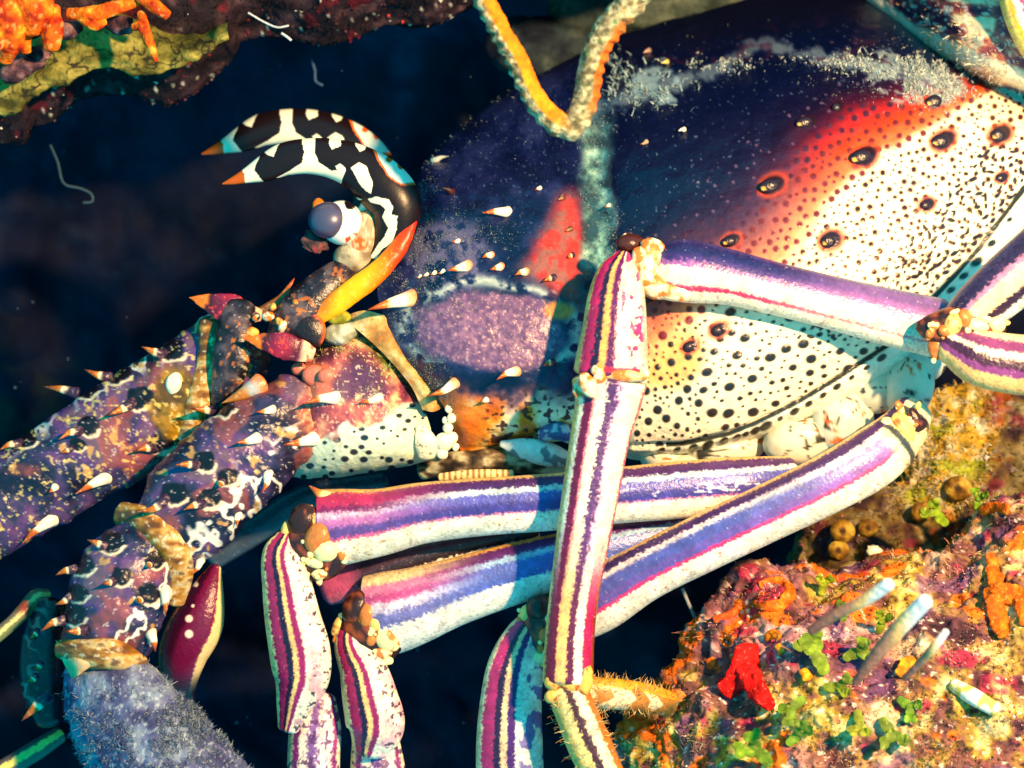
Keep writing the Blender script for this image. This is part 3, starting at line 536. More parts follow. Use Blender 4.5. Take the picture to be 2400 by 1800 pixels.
FAR = sweep('antenna', [(560,800,-90,95),(480,880,-70,118),(385,950,-70,124),(285,1010,-60,122),(185,1070,-50,116),(80,1135,-40,112),(-60,1215,-20,112),(-260,1330,10,100),(-620,1530,40,70)], lambda *a: speck(mix(pur(*a, 0, -.25), ramp(fbm(a[2] / 26, a[3] / 26, 0, 3, 213), [(.35, C(92, 66, 12)), (.6, C(176, 130, 20))]), .9 * ss(1., .7, np.hypot((a[2] - 412) / 70, (a[3] - 950) / 110) + .4 * (fbm(a[2] / 40, a[3] / 40, 0, 2, 214) - .5))), a[2], a[3], 215, 10, .7, C(255, 225, 120), .7), 'shell', LOB, step=2.8,
        disp=lambda U, W, X, Y, F: 10 * (fbm(X / 40, Y / 40, 0, 3, 217) - .5) * 2); tag(FAR.o, 'purple spiny antenna base reaching out of view')
COLL = lambda U, W, X, Y, F: speck(ramp(fbm(X / 30, Y / 14, 0, 3, 219) * .8 + .25 * U, [(.3, C(110, 64, 16)), (.5, C(190, 126, 40)), (.65, C(236, 196, 130)), (.8, C(120, 90, 60))]), X, Y, 221, 8, .68, C(250, 235, 200), .7)
sweep('collar', [(505,700+60,0,40),(498,830,20,34),(470,930,30,30),(440,1030,10,24)], COLL, 'shell', FAR.o, flat=.6)
sweep('collar', [(560,720,30,40),(548,800,60,44),(535,880,60,40),(520,945,40,26)], dk, 'shell', FAR.o, flat=.7)
S1 = [[(732,800,-60),(760,806,10),(800,800,40),(845,782,20),(870,772,-60)],
      [(716,850,40),(762,850,90),(820,848,104),(880,838,84),(925,838,0)],
      [(700,920,70),(752,925,128),(830,930,142),(910,925,118),(975,920,10)],
      [(676,1000,70),(740,1010,128),(830,1020,142),(930,1015,116),(1004,985,20)],
      [(648,1060,40),(720,1080,80),(820,1082,96),(930,1072,80),(1018,1050,20)],
      [(636,1105,-30),(720,1117,0),(800,1114,10),(900,1100,10),(1022,1076,-20)],
      [(650,1110,-160),(720,1120,-160),(800,1116,-160),(900,1100,-160),(1015,1076,-160)]]
def s1col(X, Y, d):
    wob = fbm(X / 50, Y / 50, 0, 4, 231) - .5
    c = ramp(fbm(X / 40, Y / 40, 0, 4, 233), [(.3, C(92, 44, 66)), (.5, C(150, 66, 86)), (.62, C(205, 110, 100)), (.75, C(250, 200, 150))])
    c = mix(c, C(232, 120, 92), ss(1, .6, np.hypot((X - 735) / 70, (Y - 890) / 55) + wob)); c = mix(c, C(84, 52, 92), .8 * ss(1, .6, np.hypot((X - 850) / 80, (Y - 900) / 60) + wob))
    c = mix(c, ramp(fbm(X / 10, Y / 10, 0, 3, 235), [(.35, C(84, 84, 34)), (.6, C(176, 184, 90))]), ss(0, 30, (X - 800) * .72 - (Y - 780) * .62 - 10 + wob * 60))
    low = ss(0, 16, (Y - 985) + (X - 840) * .42 + wob * 90); c = mix(c, C(228, 242, 212), low)
    sp = np.zeros_like(X); r_ = np.random.default_rng(5); pts = []
    while len(pts) < 92:
        x, y = r_.uniform(640, 1015), r_.uniform(900, 1120)
        if all(math.hypot(x - a, y - b) > 17 for a, b, _ in pts): pts.append((x, y, r_.choice([3., 4.2, 5.5, 7])))
    for x, y, r in pts: sp = np.maximum(sp, ss(1.2, .8, np.hypot((X - x) / (r * 1.35), (Y - y) / r)))
    c = mix(c, C(34, 48, 62), sp * low)
    return speck(c, X, Y, 237, 6, .70, C(250, 210, 170), .8 * (1 - low))
NEAR = loft('antenna', S1, s1col, 'shell', LOB, 190, 170, disp=lambda X, Y, d: 7 * (fbm(X / 30, Y / 30, 0, 3, 239) - .5)); tag(NEAR.o, 'thick spiny antenna with mottled base and fuzzy blue grey whip')
NA = NEAR.o
growth(NEAR, NA, [(900, 850, 40, 40, 1.), (830, 810, 50, 20, .6), (860, 930, 25, 20, 1.)], 900, 6, .8, [C(190, 200, 110), C(205, 220, 160)])
SG2 = sweep('peduncle_segment', [(705,955,40,92),(655,1000,70,104),(590,1050,90,116),(505,1125,105,122),(435,1205,110,116),(385,1268,100,98)], lambda U, W, X, Y, F: mix(pur(U, W, X, Y, F, 31, .12), ramp(fbm(X / 34, Y / 34, 0, 3, 241), [(.35, C(190, 80, 70)), (.5, C(240, 170, 110)), (.6, C(120, 66, 70))]), ss(.22, .05, U) * ss(.8, .4, 1 - W)), 'shell', NA, step=2.8, flip=True,
        disp=lambda U, W, X, Y, F: 12 * (fbm(X / 36, Y / 36, 0, 3, 243) - .5) * 1.6)
SG3 = sweep('peduncle_segment', [(352,1265,120,82),(300,1345,135,112),(268,1430,140,116),(248,1505,135,104),(240,1548,125,92)], lambda U, W, X, Y, F: pur(U, W, X, Y, F, 47, .15), 'shell', NA, step=2.8, flip=True,
        disp=lambda U, W, X, Y, F: 10 * (fbm(X / 34, Y / 34, 0, 3, 245) - .5) * 1.6)
sweep('collar', [(285,1205,120,30),(340,1222,170,34),(395,1268,185,36),(420,1335,150,34),(412,1410,110,22)], COLL, 'shell', NA, flat=.7)
sweep('collar', [(140,1520,170,22),(200,1532,215,34),(270,1535,225,36),(330,1560,170,24)], COLL, 'shell', NA, flat=.7)
loft('flap', [[(130,1500,180),(180,1530,225),(240,1545,235)],[(145,1545,190),(185,1555,235),(225,1552,240)],[(168,1590,190),(180,1585,225),(195,1575,230)]], lambda X, Y, d: ramp(fbm(X / 26, Y / 26, 0, 3, 247), [(.3, C(200, 130, 60)), (.6, C(240, 190, 130))]), 'shell', NA, 24, 24)
FLG = sweep('flagellum', [(240,1555,110,92),(262,1620,140,118),(312,1705,170,138),(395,1810,200,146),(500,1920,230,146)], lambda U, W, X, Y, F: speck(ramp(fbm(X / 40, Y / 40, 0, 4, 251), [(.3, C(58, 60, 100)), (.5, C(96, 100, 140)), (.68, C(130, 142, 165))]), X, Y, 253, 7, .68, C(205, 215, 210), .6), 'soft', NA, step=3, disp=lambda U, W, X, Y, F: 12 * (fbm(X / 26, Y / 26, 0, 3, 255) - .5))
growth(FLG, NA, [(400, 1800, 130, 110, 1.), (300, 1720, 120, 90, .7), (430, 1690, 80, 60, 1.5), (180, 1730, 60, 60, .8)], 9000, 8, 1.0, [C(104, 122, 156), C(130, 148, 172), C(90, 104, 146), C(176, 188, 190)])
SF = {'FAR': FAR, 'NEAR': NEAR, 'SG2': SG2, 'SG3': SG3}
for k, b, t, r, sp, dt in ANT_SPINES: spine(FAR.o if k == 'FAR' else NA, b, t, r * .9, SP_DARK if sp == 'D' else SP_WHITE, SF[k], dt=dt)
def blade(par, pts, seed):
    f = lambda U, W, X, Y, F: speck(speck(ramp(np.clip(U + .2 * (fbm(X / 30, Y / 30, 0, 3, seed) - .5), 0, 1), [(0, C(236, 170, 130)), (.14, C(250, 205, 160)), (.22, C(84, 18, 44)), (.42, C(160, 24, 62)), (.58, C(120, 18, 60)), (.70, C(52, 12, 34)), (.76, C(225, 120, 20)), (1, C(190, 96, 10))]), X, Y, seed + 1, 12, .68, C(225, 70, 50), .7), X, Y, seed + 2, 5, .78, C(240, 190, 170), .6)
    sweep('spine', pts, f, 'shell', par, flat=.3, step=2.2, cap=(.1, 0), disp=lambda U, W, X, Y, F: 6 * (fbm(X / 18, Y / 18, F, 3, seed + 7) - .5))
blade(FAR.o, [(612,738,20,14),(585,735,30,24),(548,728,36,37),(512,716,40,31),(478,706,44,17),(444,697,48,1)], 221)
blade(FAR.o, [(735,832,110,16),(705,822,112,26),(668,812,116,31),(630,803,120,24),(598,797,124,12),(567,791,128,1)], 225)
spine(NA, (610, 900), (520, 945), 30, [(0, C(240, 110, 40)), (.25, C(170, 190, 205)), (.5, C(200, 120, 40)), (1, C(150, 100, 40))], db=110, dt=10)
for x, y, rx, ry in [(409, 900, 22, 28), (560, 850, 26, 22)]: blob('plate', (x, y, dat(FAR, x, y) - 2), (rx, ry, 12), lambda X, Y, d: mix(np.broadcast_to(C(255, 245, 215), X.shape + (3,)), C(245, 170, 40), ss(.5, 1, (X - x) / rx)), 'shell', FAR.o, .15, 16, .2)
LB = sweep('antenna', [(118,1420,-40,40),(100,1520,-20,52),(100,1610,0,50),(112,1690,20,30)], lambda *a: pur(*a, 61, .1) * .45, 'shell', LOB); tag(LB.o, 'dark spiny joint half hidden behind the near antenna')  # antenna pattern scaled down: the near antenna's shadow is put into its colour
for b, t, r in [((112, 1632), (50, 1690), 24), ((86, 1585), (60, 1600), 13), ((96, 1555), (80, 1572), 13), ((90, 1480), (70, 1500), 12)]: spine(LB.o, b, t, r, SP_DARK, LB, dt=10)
for x, y, r in [(735, 880, 28), (765, 882, 22), (700, 865, 18)]: blob('knob', (x, y, dat(NEAR, min(max(x, 720), 900), y) - 4), (r, r * .9, 14), C(228, 122, 100), 'shell', NA, .1, 14)
# articulation beads and flap between antenna and shell
sweep('flap', [(985,1000,70,12),(998,1035,78,26),(1004,1066,60,24)], lambda U, W, X, Y, F: speck(np.broadcast_to(C(252, 248, 214), X.shape + (3,)), X, Y, 3, 9, .72, C(90, 90, 80), .7), 'shell', NA, flat=.4)
for k, (x, y, r) in enumerate([(1052,958,10),(1058,980,11),(1050,1003,12),(1060,1026,13),(1040,1036,22),(1036,1062,14),(1068,1048,9),(1044,985,8)]): blob('knob', (x, y, 72 - k), (r, r * 1.1, r * .8), C(246, 246, 216), 'shell', NA, .15, 10, 0, k)

# ---- walking legs
cr_, nv_, mg, pk, vio, blu = C(255, 248, 214), C(36, 22, 62), C(176, 22, 84), C(238, 130, 170), C(112, 82, 168), C(66, 62, 150)
OY = C(252, 200, 110)
def leg(pts, colf, par=LOB, name='leg', **k):
    return sweep(name, pts, colf, 'shell', par, step=2.35, **k)
def two(W, U, X, Y, a, b, u0, u1, seed, per=11): return mix(bands(W, X, Y, a, seed, per), bands(W, X, Y, b, seed + 1, per), ss(u0, u1, U))
def finish(c, X, Y, s):
    c = np.clip(c * (.84 + .3 * fbm(X / 26, Y / 26, 0, 3, s + 4))[..., None] + .05 * (fbm(X / 7, Y / 7, 0, 2, s + 6) - .5)[..., None], 0, 1)
    c = mix(c, C(96, 60, 110), .22 * ss(.6, .72, fbm(X / 5, Y / 5, 0, 2, s + 8)))
    return speck(speck(c, X, Y, s, 4.5, .84, C(252, 240, 225), .5), X, Y, s + 2, 9, .76, C(120, 70, 110), .2)
# leg lying across the shell (merus) then hanging straight down
mA = [(0, C(70, 60, 120), 0, 0), (.05, C(34, 34, 92), .02, .03), (.22, C(58, 44, 120), .03, .05), (.33, C(150, 92, 165), .10, .04), (.43, cr_, .08, .02), (.72, C(212, 50, 100), .03, .025), (.80, cr_, .03, .02)]
mB = [(0, C(96, 90, 140), 0, 0), (.05, C(120, 86, 150), .02, .03), (.22, C(150, 96, 168), .04, .05), (.36, C(190, 120, 180), .05, .05), (.46, cr_, .05, .02), (.74, C(240, 140, 150), .05, .02), (.78, cr_, .03, .02)]
LA = leg([(1535,628,190,56),(1600,634,202,74),(1700,648,208,66),(1800,672,210,62),(1900,697,208,62),(2000,722,202,64),(2100,747,195,68),(2195,768,185,70)], lambda U, W, X, Y, F: finish(two(W, U, X, Y, mA, mB, .3, .75, 301), X, Y, 303), flat=.8); tag(LA.o, 'leg lying across the spotted shell, then hanging straight down')
cA = [(0, OY, 0, 0), (.07, C(190, 28, 92), .02, .02), (.22, C(36, 22, 60), .05, .02), (.31, C(240, 180, 100), .03, .02), (.42, C(90, 18, 88), .03, .02), (.53, C(255, 240, 205), .04, .02), (.93, C(200, 190, 170), .03, .03)]
def carpA(U, W, X, Y, F):
    c = bands(W, X, Y, cA, 311, 14); k = ss(.58, .63, fbm(X / 18, Y / 24, 0, 3, 313)) * ss(.55, .62, W) * ss(.98, .9, W)
    c = mix(c, C(150, 28, 110), k * .9); c = mix(c, C(245, 150, 185), .6 * ss(.52, .6, fbm(X / 30, Y / 30, 0, 3, 315)) * ss(.55, .6, W) * ss(.4, .8, U))
    return finish(mix(c, C(200, 30, 70), ss(.93, .95, U) * ss(1., .97, U) * (W > .4)), X, Y, 317)
leg([(1462,604,225,26),(1452,640,240,52),(1445,700,255,68),(1440,780,265,77),(1435,840,268,85),(1432,872,266,88)], carpA, LA.o, 'carpus', flip=True, flat=.78, cap=(.6, .25))
pA = [(0, OY, 0, 0), (.06, cr_, .01, .02), (.14, C(110, 14, 66), .02, .02), (.27, C(248, 150, 160), .02, .015), (.31, cr_, .02, .02), (.48, C(84, 50, 112), .09, .02), (.63, C(235, 190, 215), .10, .03), (.74, cr_, .05, .03), (.97, C(180, 60, 90), .02, .02)]
pB = [(0, OY, 0, 0), (.05, C(120, 14, 56), .01, .02), (.24, C(252, 200, 120), .02, .015), (.46, C(96, 30, 70), .06, .02), (.60, cr_, .06, .02), (.78, C(205, 24, 84), .04, .02), (.95, C(140, 60, 30), .02, .02)]
leg([(1428,900,265,88),(1424,945,265,78),(1411,1000,268,71),(1385,1150,270,67),(1362,1290,270,62),(1345,1400,268,58),(1335,1500,266,58),(1331,1595,262,60)], lambda U, W, X, Y, F: finish(two(W, U, X, Y, pA, pB, .45, .8, 321, 9), X, Y, 323), LA.o, 'propodus', flip=True, flat=.78, cap=(.3, .3))
def dac(U, W, X, Y, F):
    return finish(bands(W, X, Y, [(0, C(240, 190, 90), 0, 0), (.2, C(250, 228, 140), .1, .04), (.42, C(70, 38, 50), .10, .03), (.60, C(250, 238, 190), .10, .03), (.85, C(190, 110, 40), .08, .03)], 331, 12), X, Y, 333)
dA = leg([(1330,1618,255,48),(1350,1670,258,49),(1388,1760,260,52),(1435,1860,260,44),(1490,1980,260,20)], dac, LA.o, 'dactyl', flip=True)
def hairs(surf, parent, n, ln, wd=.9, cols=(C(235, 205, 140), C(180, 130, 70))):
    k = rng.choice(len(surf.q), n); strands('bristles', surf.q[k], surf.n[k] + rng.normal(size=(n, 3)) * .35, rng.uniform(.4, 1.3, n) * ln, wd, np.array(cols)[rng.integers(0, len(cols), n)], 'fuzz', parent)
hairs(dA, LA.o, 420, 18)
def knob(par, x, y, d, rx, ry, c=C(252, 244, 200), c2=C(226, 110, 30), a=0., seed=0, thr=.58):
    blob('joint_knob', (x, y, d), (rx, ry, min(rx, ry) * .85), lambda X, Y, dd: speck(np.broadcast_to(c, X.shape + (3,)), X, Y, seed, 13, thr, c2, .85), 'shell', par, .16, 14, a, seed)
for i, q in enumerate([(1378,905,332,20,34,-.5),(1405,885,332,16,14,0),(1462,880,324,56,15,.1),(1355,915,312,14,20,0),(1508,878,302,13,22,0),(1398,868,330,13,13,0)]): knob(LA.o, *q[:5], a=q[5], seed=i, c=C(255, 235, 190) if i != 2 else C(250, 200, 140))
for i, q in enumerate([(1520,612,232,30,52,.15),(1538,668,225,42,36,0),(1500,600,240,20,22,0),(1530,576,226,30,18,.3),(1515,650,245,18,24,0),(1580,680,232,52,26,.1)]): knob(LA.o, *q[:5], a=q[5], seed=i + 9, thr=.52)
blob('joint_knob', (1476, 572, 205), (34, 24, 26), C(70, 30, 24), 'shell', LA.o, .2, 14)
for i, q in enumerate([(1300,1600,280,26,20,.2),(1338,1606,290,26,16,.1),(1370,1590,285,20,40,0),(1296,1632,275,20,18,0)]): knob(LA.o, *q[:5], a=q[5], seed=i + 19, c=C(246, 190, 90), c2=C(170, 70, 10))

# upper purple leg
B1 = [(0, C(245, 180, 90), 0, 0), (.05, C(190, 40, 90), .02, .02), (.22, C(120, 30, 90), .07, .03), (.30, C(225, 190, 215), .06, .04), (.38, C(190, 110, 180), .06, .04), (.50, C(96, 70, 150), .06, .03), (.64, C(225, 90, 140), .05, .02), (.68, cr_, .04, .015)]
B2 = [(0, C(240, 190, 110), 0, 0), (.05, C(70, 34, 96), .02, .02), (.20, C(200, 225, 225), .05, .02), (.30, C(80, 86, 182), .05, .03), (.45, C(62, 58, 150), .04, .03), (.63, C(205, 120, 170), .05, .015), (.66, C(246, 248, 226), .04, .015)]
def legB(s, sc_=9):
    def f(U, W, X, Y, F):
        c = two(W, U, X, Y, B1, B2, .06, .34, s, sc_); c = mix(c, C(215, 225, 235), .8 * ss(.62, .66, fbm(X / 16, Y / 9, 0, 3, s + 5)) * (W > .4) * (W < .58) * ss(.55, .7, U))
        c = mix(c, C(205, 130, 60), .8 * ss(.80, .84, fbm(X / 9, Y / 7, 0, 2, s + 7)) * (W > .7)); return finish(c, X, Y, s + 9)
    return f
LBm = leg([(762,1240,120,94),(800,1235,128,90),(889,1224,138,79),(986,1203,145,72),(1130,1188,145,68),(1300,1176,140,67),(1459,1160,130,66),(1600,1148,118,68),(1750,1136,100,66),(1850,1120,70,52)], legB(341), flat=.82, cap=(.12, .5)); tag(LBm.o, 'upper folded leg, violet and white striped, with a sharp spine at its knee')
spine(LBm.o, (775, 1172), (724, 1138), 24, [(0, C(250, 190, 110)), (.4, C(252, 220, 150)), (.55, C(220, 120, 30)), (1, C(120, 50, 20))], db=150, dt=8)
cB = [(0, C(252, 226, 150), 0, 0), (.10, C(170, 30, 90), .05, .015), (.27, C(34, 20, 56), .03, .015), (.37, C(250, 205, 130), .02, .015), (.46, C(150, 26, 96), .02, .015), (.57, C(252, 246, 216), .02, .02)]
def carpB(s):
    def f(U, W, X, Y, F):
        c = bands(W, X, Y, cB, s, 9); c = mix(c, C(235, 140, 175), .55 * ss(.55, .62, fbm(X / 22, Y / 22, 0, 3, s + 1)) * ss(.6, .7, W))
        return finish(mix(c, C(60, 36, 60), .85 * ss(.66, .69, fbm(X / 8, Y / 8, 0, 2, s + 2)) * ss(.66, .76, W)), X, Y, s + 3)
    return f
def propB(s):
    return lambda U, W, X, Y, F: finish(mix(bands(W, X, Y, [(0, C(250, 220, 160), 0, 0), (.1, C(150, 40, 120), .04, .02), (.2, C(250, 240, 220), .05, .02), (.38, C(140, 96, 170), .10, .03), (.55, C(246, 225, 225), .12, .03), (.85, C(150, 60, 130), .06, .02), (.93, cr_, .02, .02)], s, 10), C(90, 50, 100), .75 * ss(.62, .66, fbm(X / 9, Y / 12, 0, 2, s + 4))), X, Y, s + 5)
leg([(745,1640,60,44),(740,1700,60,60),(735,1780,60,62),(735,1900,60,62)], propB(361), LBm.o, 'propodus', flip=True)
leg([(672,1262,150,28),(660,1300,160,46),(672,1370,170,58),(686,1450,174,66),(703,1530,174,72),(706,1590,168,66),(690,1650,156,44),(676,1705,140,26)], carpB(351), LBm.o, 'carpus', flip=True, flat=.75)
def joint(par, L, seed):
    r_ = random.Random(seed); a_ = np.array([q[:6] for q in L], float); cx, cy, cd = a_[:, 0].mean(), a_[:, 1].mean(), a_[:, 2].min()
    jx, jy = a_[:, 0].std() * 1.7 + 16, a_[:, 1].std() * 1.7 + 16
    blob('joint_core', (cx, cy, cd - 12), (jx, jy, 40), lambda X, Y, dd: speck(np.broadcast_to(C(48, 22, 26), X.shape + (3,)), X, Y, seed, 16, .56, C(170, 80, 40), .8), 'shell', par, .15, 18, 0, seed)
    seat = lambda x, y: cd - 12 + 40 * math.sqrt(max(.05, 1 - ((x - cx) / jx) ** 2 - ((y - cy) / jy) ** 2))
    L = [(x, y, seat(x, y) - .3 * min(rx, ry), rx * .92, ry * .92, a, k) for x, y, d, rx, ry, a, k in L]
    for _ in range(22):
        b = r_.choice(L[:14]); t = r_.uniform(0, 6.28); r = r_.uniform(4, 9); L.append((b[0] + math.cos(t) * b[3] * 1.15, b[1] + math.sin(t) * b[4] * 1.15, seat(b[0] + math.cos(t) * b[3] * 1.15, b[1] + math.sin(t) * b[4] * 1.15) - r * .2, r * r_.uniform(.8, 1.5), r, t, r_.choice([0, 0, 3, 2])))
    for i, (x, y, d, rx, ry, a, k) in enumerate(L):
        knob(par, x, y, d, rx, ry, {0: C(250, 240, 176), 1: C(52, 24, 24), 2: C(206, 124, 56), 3: C(248, 212, 118)}[k], C(196, 100, 40) if k != 1 else C(150, 70, 34), a, seed + i, .68)
joint(LBm.o, [(712,1222,165,40,46,.4,1),(745,1260,190,34,44,.5,2),(728,1218,200,24,26,.3,3),(760,1288,196,34,30,.3,0),(785,1255,196,16,18,0,0),(798,1280,192,14,16,0,0),(778,1252,200,12,12,0,0),(735,1318,185,26,14,.4,0),(748,1345,178,20,16,0,0),(690,1322,182,30,18,.5,0),(712,1345,180,18,14,0,0),(770,1262,204,12,12,0,3),(672,1240,168,14,22,.3,3),(800,1300,186,10,16,0,2)], 40)

# lower purple leg
D1 = [(0, C(250, 220, 160), 0, 0), (.14, C(215, 120, 160), .03, .03), (.26, C(190, 70, 130), .05, .03), (.36, C(215, 205, 225), .06, .04), (.50, C(110, 110, 180), .10, .04), (.66, C(240, 240, 226), .07, .015)]
D2 = [(0, C(240, 180, 90), 0, 0), (.05, C(84, 36, 104), .02, .02), (.20, C(150, 190, 225), .05, .03), (.30, C(72, 96, 190), .05, .03), (.62, C(226, 240, 232), .06, .015)]
LD = leg([(872,1444,60,96),(915,1436,70,98),(965,1422,78,92),(1058,1390,84,80),(1179,1352,84,73),(1290,1322,80,68),(1420,1292,60,62),(1560,1262,30,58),(1680,1240,0,50)], lambda U, W, X, Y, F: finish(two(W, U, X, Y, D1, D2, .1, .4, 371, 9), X, Y, 373), flat=.82, cap=(.12, .5)); tag(LD.o, 'lower folded leg, blue and white striped, bending at its knee')
leg([(880,1735,40,56),(885,1800,40,64),(890,1900,40,64)], propB(381), LD.o, 'propodus', flip=True)
leg([(822,1462,90,28),(822,1510,104,40),(850,1570,112,56),(868,1640,116,66),(880,1705,112,68),(868,1755,100,44)], carpB(391), LD.o, 'carpus', flip=True, flat=.75)
joint(LD.o, [(836,1425,110,36,48,.5,1),(862,1440,130,26,36,.4,2),(850,1408,128,22,22,.3,3),(905,1498,130,32,30,.3,0),(880,1462,134,20,24,0,3),(918,1462,132,16,16,0,0),(922,1510,126,16,18,0,0),(890,1530,124,24,14,.3,0),(838,1535,126,26,20,.3,0),(906,1548,112,18,12,0,0),(870,1500,124,14,16,0,2),(792,1468,110,14,30,.4,3)], 60)

# rear long violet leg
C1 = [(0, C(248, 190, 110), 0, 0), (.05, C(60, 34, 92), .02, .02), (.17, C(225, 215, 215), .05, .02), (.26, C(78, 90, 178), .05, .04), (.46, C(98, 82, 172), .05, .05), (.62, C(226, 50, 120), .05, .02), (.68, C(250, 248, 226), .04, .015)]
C2 = [(0, C(246, 200, 120), 0, 0), (.05, C(70, 40, 90), .02, .02), (.2, C(220, 220, 220), .05, .02), (.32, C(130, 120, 190), .05, .04), (.5, C(142, 100, 184), .05, .05), (.62, C(230, 80, 130), .05, .02), (.68, C(252, 248, 220), .04, .015)]
def rearc(U, W, X, Y, F):
    c = two(W, U, X, Y, C1, C2, .4, .8, 401, 10); e = ss(.86, .9, U); c = mix(c, bands(np.abs(U - .94) * 14, X, Y, [(0, C(250, 236, 170), 0, 0), (.35, C(60, 70, 70), .05, .05), (.55, C(250, 240, 190), .05, .05)], 403), e * (W > .2))
    return finish(mix(c, C(190, 110, 60), .8 * ss(.80, .84, fbm(X / 8, Y / 8, 0, 2, 405)) * (W > .75)), X, Y, 407)
LC = leg([(1345,1440,100,70),(1405,1405,112,76),(1510,1342,140,68),(1648,1273,170,68),(1797,1203,190,68),(1946,1131,200,70),(2050,1070,180,72),(2110,1015,150,60),(2142,965,110,46)], rearc, flat=.82); tag(LC.o, 'long violet leg with magenta line above a white underside')
cC = [(0, C(240, 220, 170), 0, 0), (.08, C(184, 40, 110), .05, .02), (.26, C(44, 24, 66), .02, .015), (.36, C(240, 210, 160), .03, .015), (.46, C(70, 30, 110), .03, .015), (.58, C(226, 238, 226), .03, .02)]
leg([(1262,1448,90,30),(1235,1490,100,50),(1210,1560,108,66),(1198,1640,110,72),(1194,1740,108,78),(1196,1860,100,80)], lambda U, W, X, Y, F: finish(mix(bands(W, X, Y, cC, 411, 9), C(90, 80, 160), .8 * ss(.56, .62, fbm(X / 20, Y / 30, 0, 3, 413)) * ss(.6, .68, W)), X, Y, 415), LC.o, 'carpus', flip=True, flat=.75)
joint(LC.o, [(1265,1425,130,36,36,.3,1),(1300,1450,145,30,26,0,0),(1236,1435,120,18,26,.5,3),(1310,1490,145,24,30,0,0),(1280,1490,140,20,20,0,2),(1262,1540,135,24,18,0,0),(1300,1545,135,22,24,0,0)], 80)
joint(LC.o, [(2118,1002,190,26,44,-.5,3),(2082,998,205,20,26,-.5,0),(2146,985,170,16,34,-.4,1)], 90)

# part of a second pair behind, seen between the folded legs
LE = leg([(770,1380,10,40),(850,1355,20,46),(980,1310,20,42),(1120,1275,10,36),(1250,1250,0,30)], lambda U, W, X, Y, F: finish(mix(bands(W, X, Y, [(0, C(60, 40, 60), 0, 0), (.45, C(40, 30, 44), .1, .04), (.68, C(240, 240, 220), .08, .02)], 421), C(190, 80, 130), ss(.2, .1, U) * .9), X, Y, 423)); tag(LE.o, 'dark leg wedged between the two folded legs')
LF = leg([(500,1300,-520,34),(600,1240,-500,34),(720,1165,-480,32),(900,1130,-460,28)], lambda U, W, X, Y, F: finish(bands(W, X, Y, [(0, C(40, 50, 70), 0, 0), (.5, C(70, 84, 100), .08, .04)], 431), X, Y, 433)); tag(LF.o, 'dim leg in shade beneath the antenna base')  # shade put into the colour: dull blue-grey bands instead of leg stripes
LG = leg([(505,1330,-10,14),(485,1390,0,42),(462,1460,0,62),(430,1530,-10,58),(420,1610,-40,40),(432,1700,-90,22)], lambda U, W, X, Y, F: mix(mix(bands(W, X, Y, [(0, C(245, 215, 150), 0, 0), (.20, C(110, 14, 70), .03, .02), (.7, C(60, 8, 46), .05, .06), (.95, C(235, 130, 50), .01, .01)], 441), C(252, 240, 230), np.maximum.reduce([ss(1.2, .8, np.hypot(X - a, Y - b) / r) for a, b, r in ((443, 1450, 9), (443, 1486, 10), (459, 1370, 6), (452, 1420, 4))])), C(20, 24, 44), ss(.6, .8, U)), flip=False); tag(LG.o, 'dark magenta leg joint with white spots behind the antenna')
LH = leg([(110,1395,-60,16),(85,1400,-40,20),(62,1425,-20,19),(30,1458,0,17),(-20,1500,20,17),(-200,1640,60,14),(-420,1800,90,8)], lambda U, W, X, Y, F: mix(bands(W, X, Y, [(0, C(120, 130, 90), 0, 0), (.4, C(220, 210, 130), .1, .05), (.7, C(120, 110, 90), .1, .05)], 451), C(150, 50, 30), np.exp(-(np.hypot(X - 60, Y - 1424) / 16) ** 2))); tag(LH.o, 'pale thin leg tip with a red joint')
LI = leg([(140,1722,-80,20),(90,1755,-60,24),(40,1785,-40,24),(-30,1825,-20,24),(-220,1930,20,20),(-420,2040,60,10)], lambda U, W, X, Y, F: bands(W, X, Y, [(0, C(110, 100, 90), 0, 0), (.4, C(235, 220, 110), .1, .05), (.75, C(90, 80, 80), .1, .05)], 461)); tag(LI.o, 'pale thin leg tip, yellow along its middle')
LJ = leg([(1360,1618,150,34),(1430,1626,140,37),(1500,1632,110,34),(1570,1650,60,30)], lambda U, W, X, Y, F: finish(mix(bands(W, X, Y, [(0, C(214, 160, 40), 0, 0), (.35, C(250, 238, 190), .1, .05)], 471), C(190, 110, 30), .8 * ss(.58, .62, vn((X + np.abs(W - .6) * 60) / 13, W * 2, 0, 5)) * (W > .3)), X, Y, 473)); tag(LJ.o, 'hairy yellow leg tip resting on the reef'); hairs(LJ, LJ.o, 700, 17)
# right-hand knee: two striped segments
kA = [(0, C(60, 60, 100), 0, 0), (.12, C(44, 32, 70), .05, .04), (.30, C(200, 130, 170), .08, .03), (.40, C(254, 230, 170), .05, .02), (.70, C(50, 26, 50), .04, .02), (.84, C(220, 236, 226), .03, .02)]
LK = leg([(2235,770,250,46),(2290,725,262,62),(2360,665,270,70),(2450,590,275,74)], lambda U, W, X, Y, F: finish(bands(W, X, Y, kA, 481, 12), X, Y, 483)); tag(LK.o, 'striped leg rising from the orange knee joint')
kB = [(0, C(250, 225, 170), 0, 0), (.12, C(130, 56, 110), .04, .03), (.30, cr_, .04, .02), (.42, C(60, 26, 60), .05, .02), (.60, C(140, 66, 140), .07, .03), (.72, C(252, 210, 130), .04, .02)]
LL = leg([(2240,808,280,52),(2290,835,290,66),(2350,850,295,70),(2450,860,295,72)], lambda U, W, X, Y, F: finish(bands(W, X, Y, kB, 491, 10), X, Y, 493), LK.o, 'carpus', cap=(.8, .3))
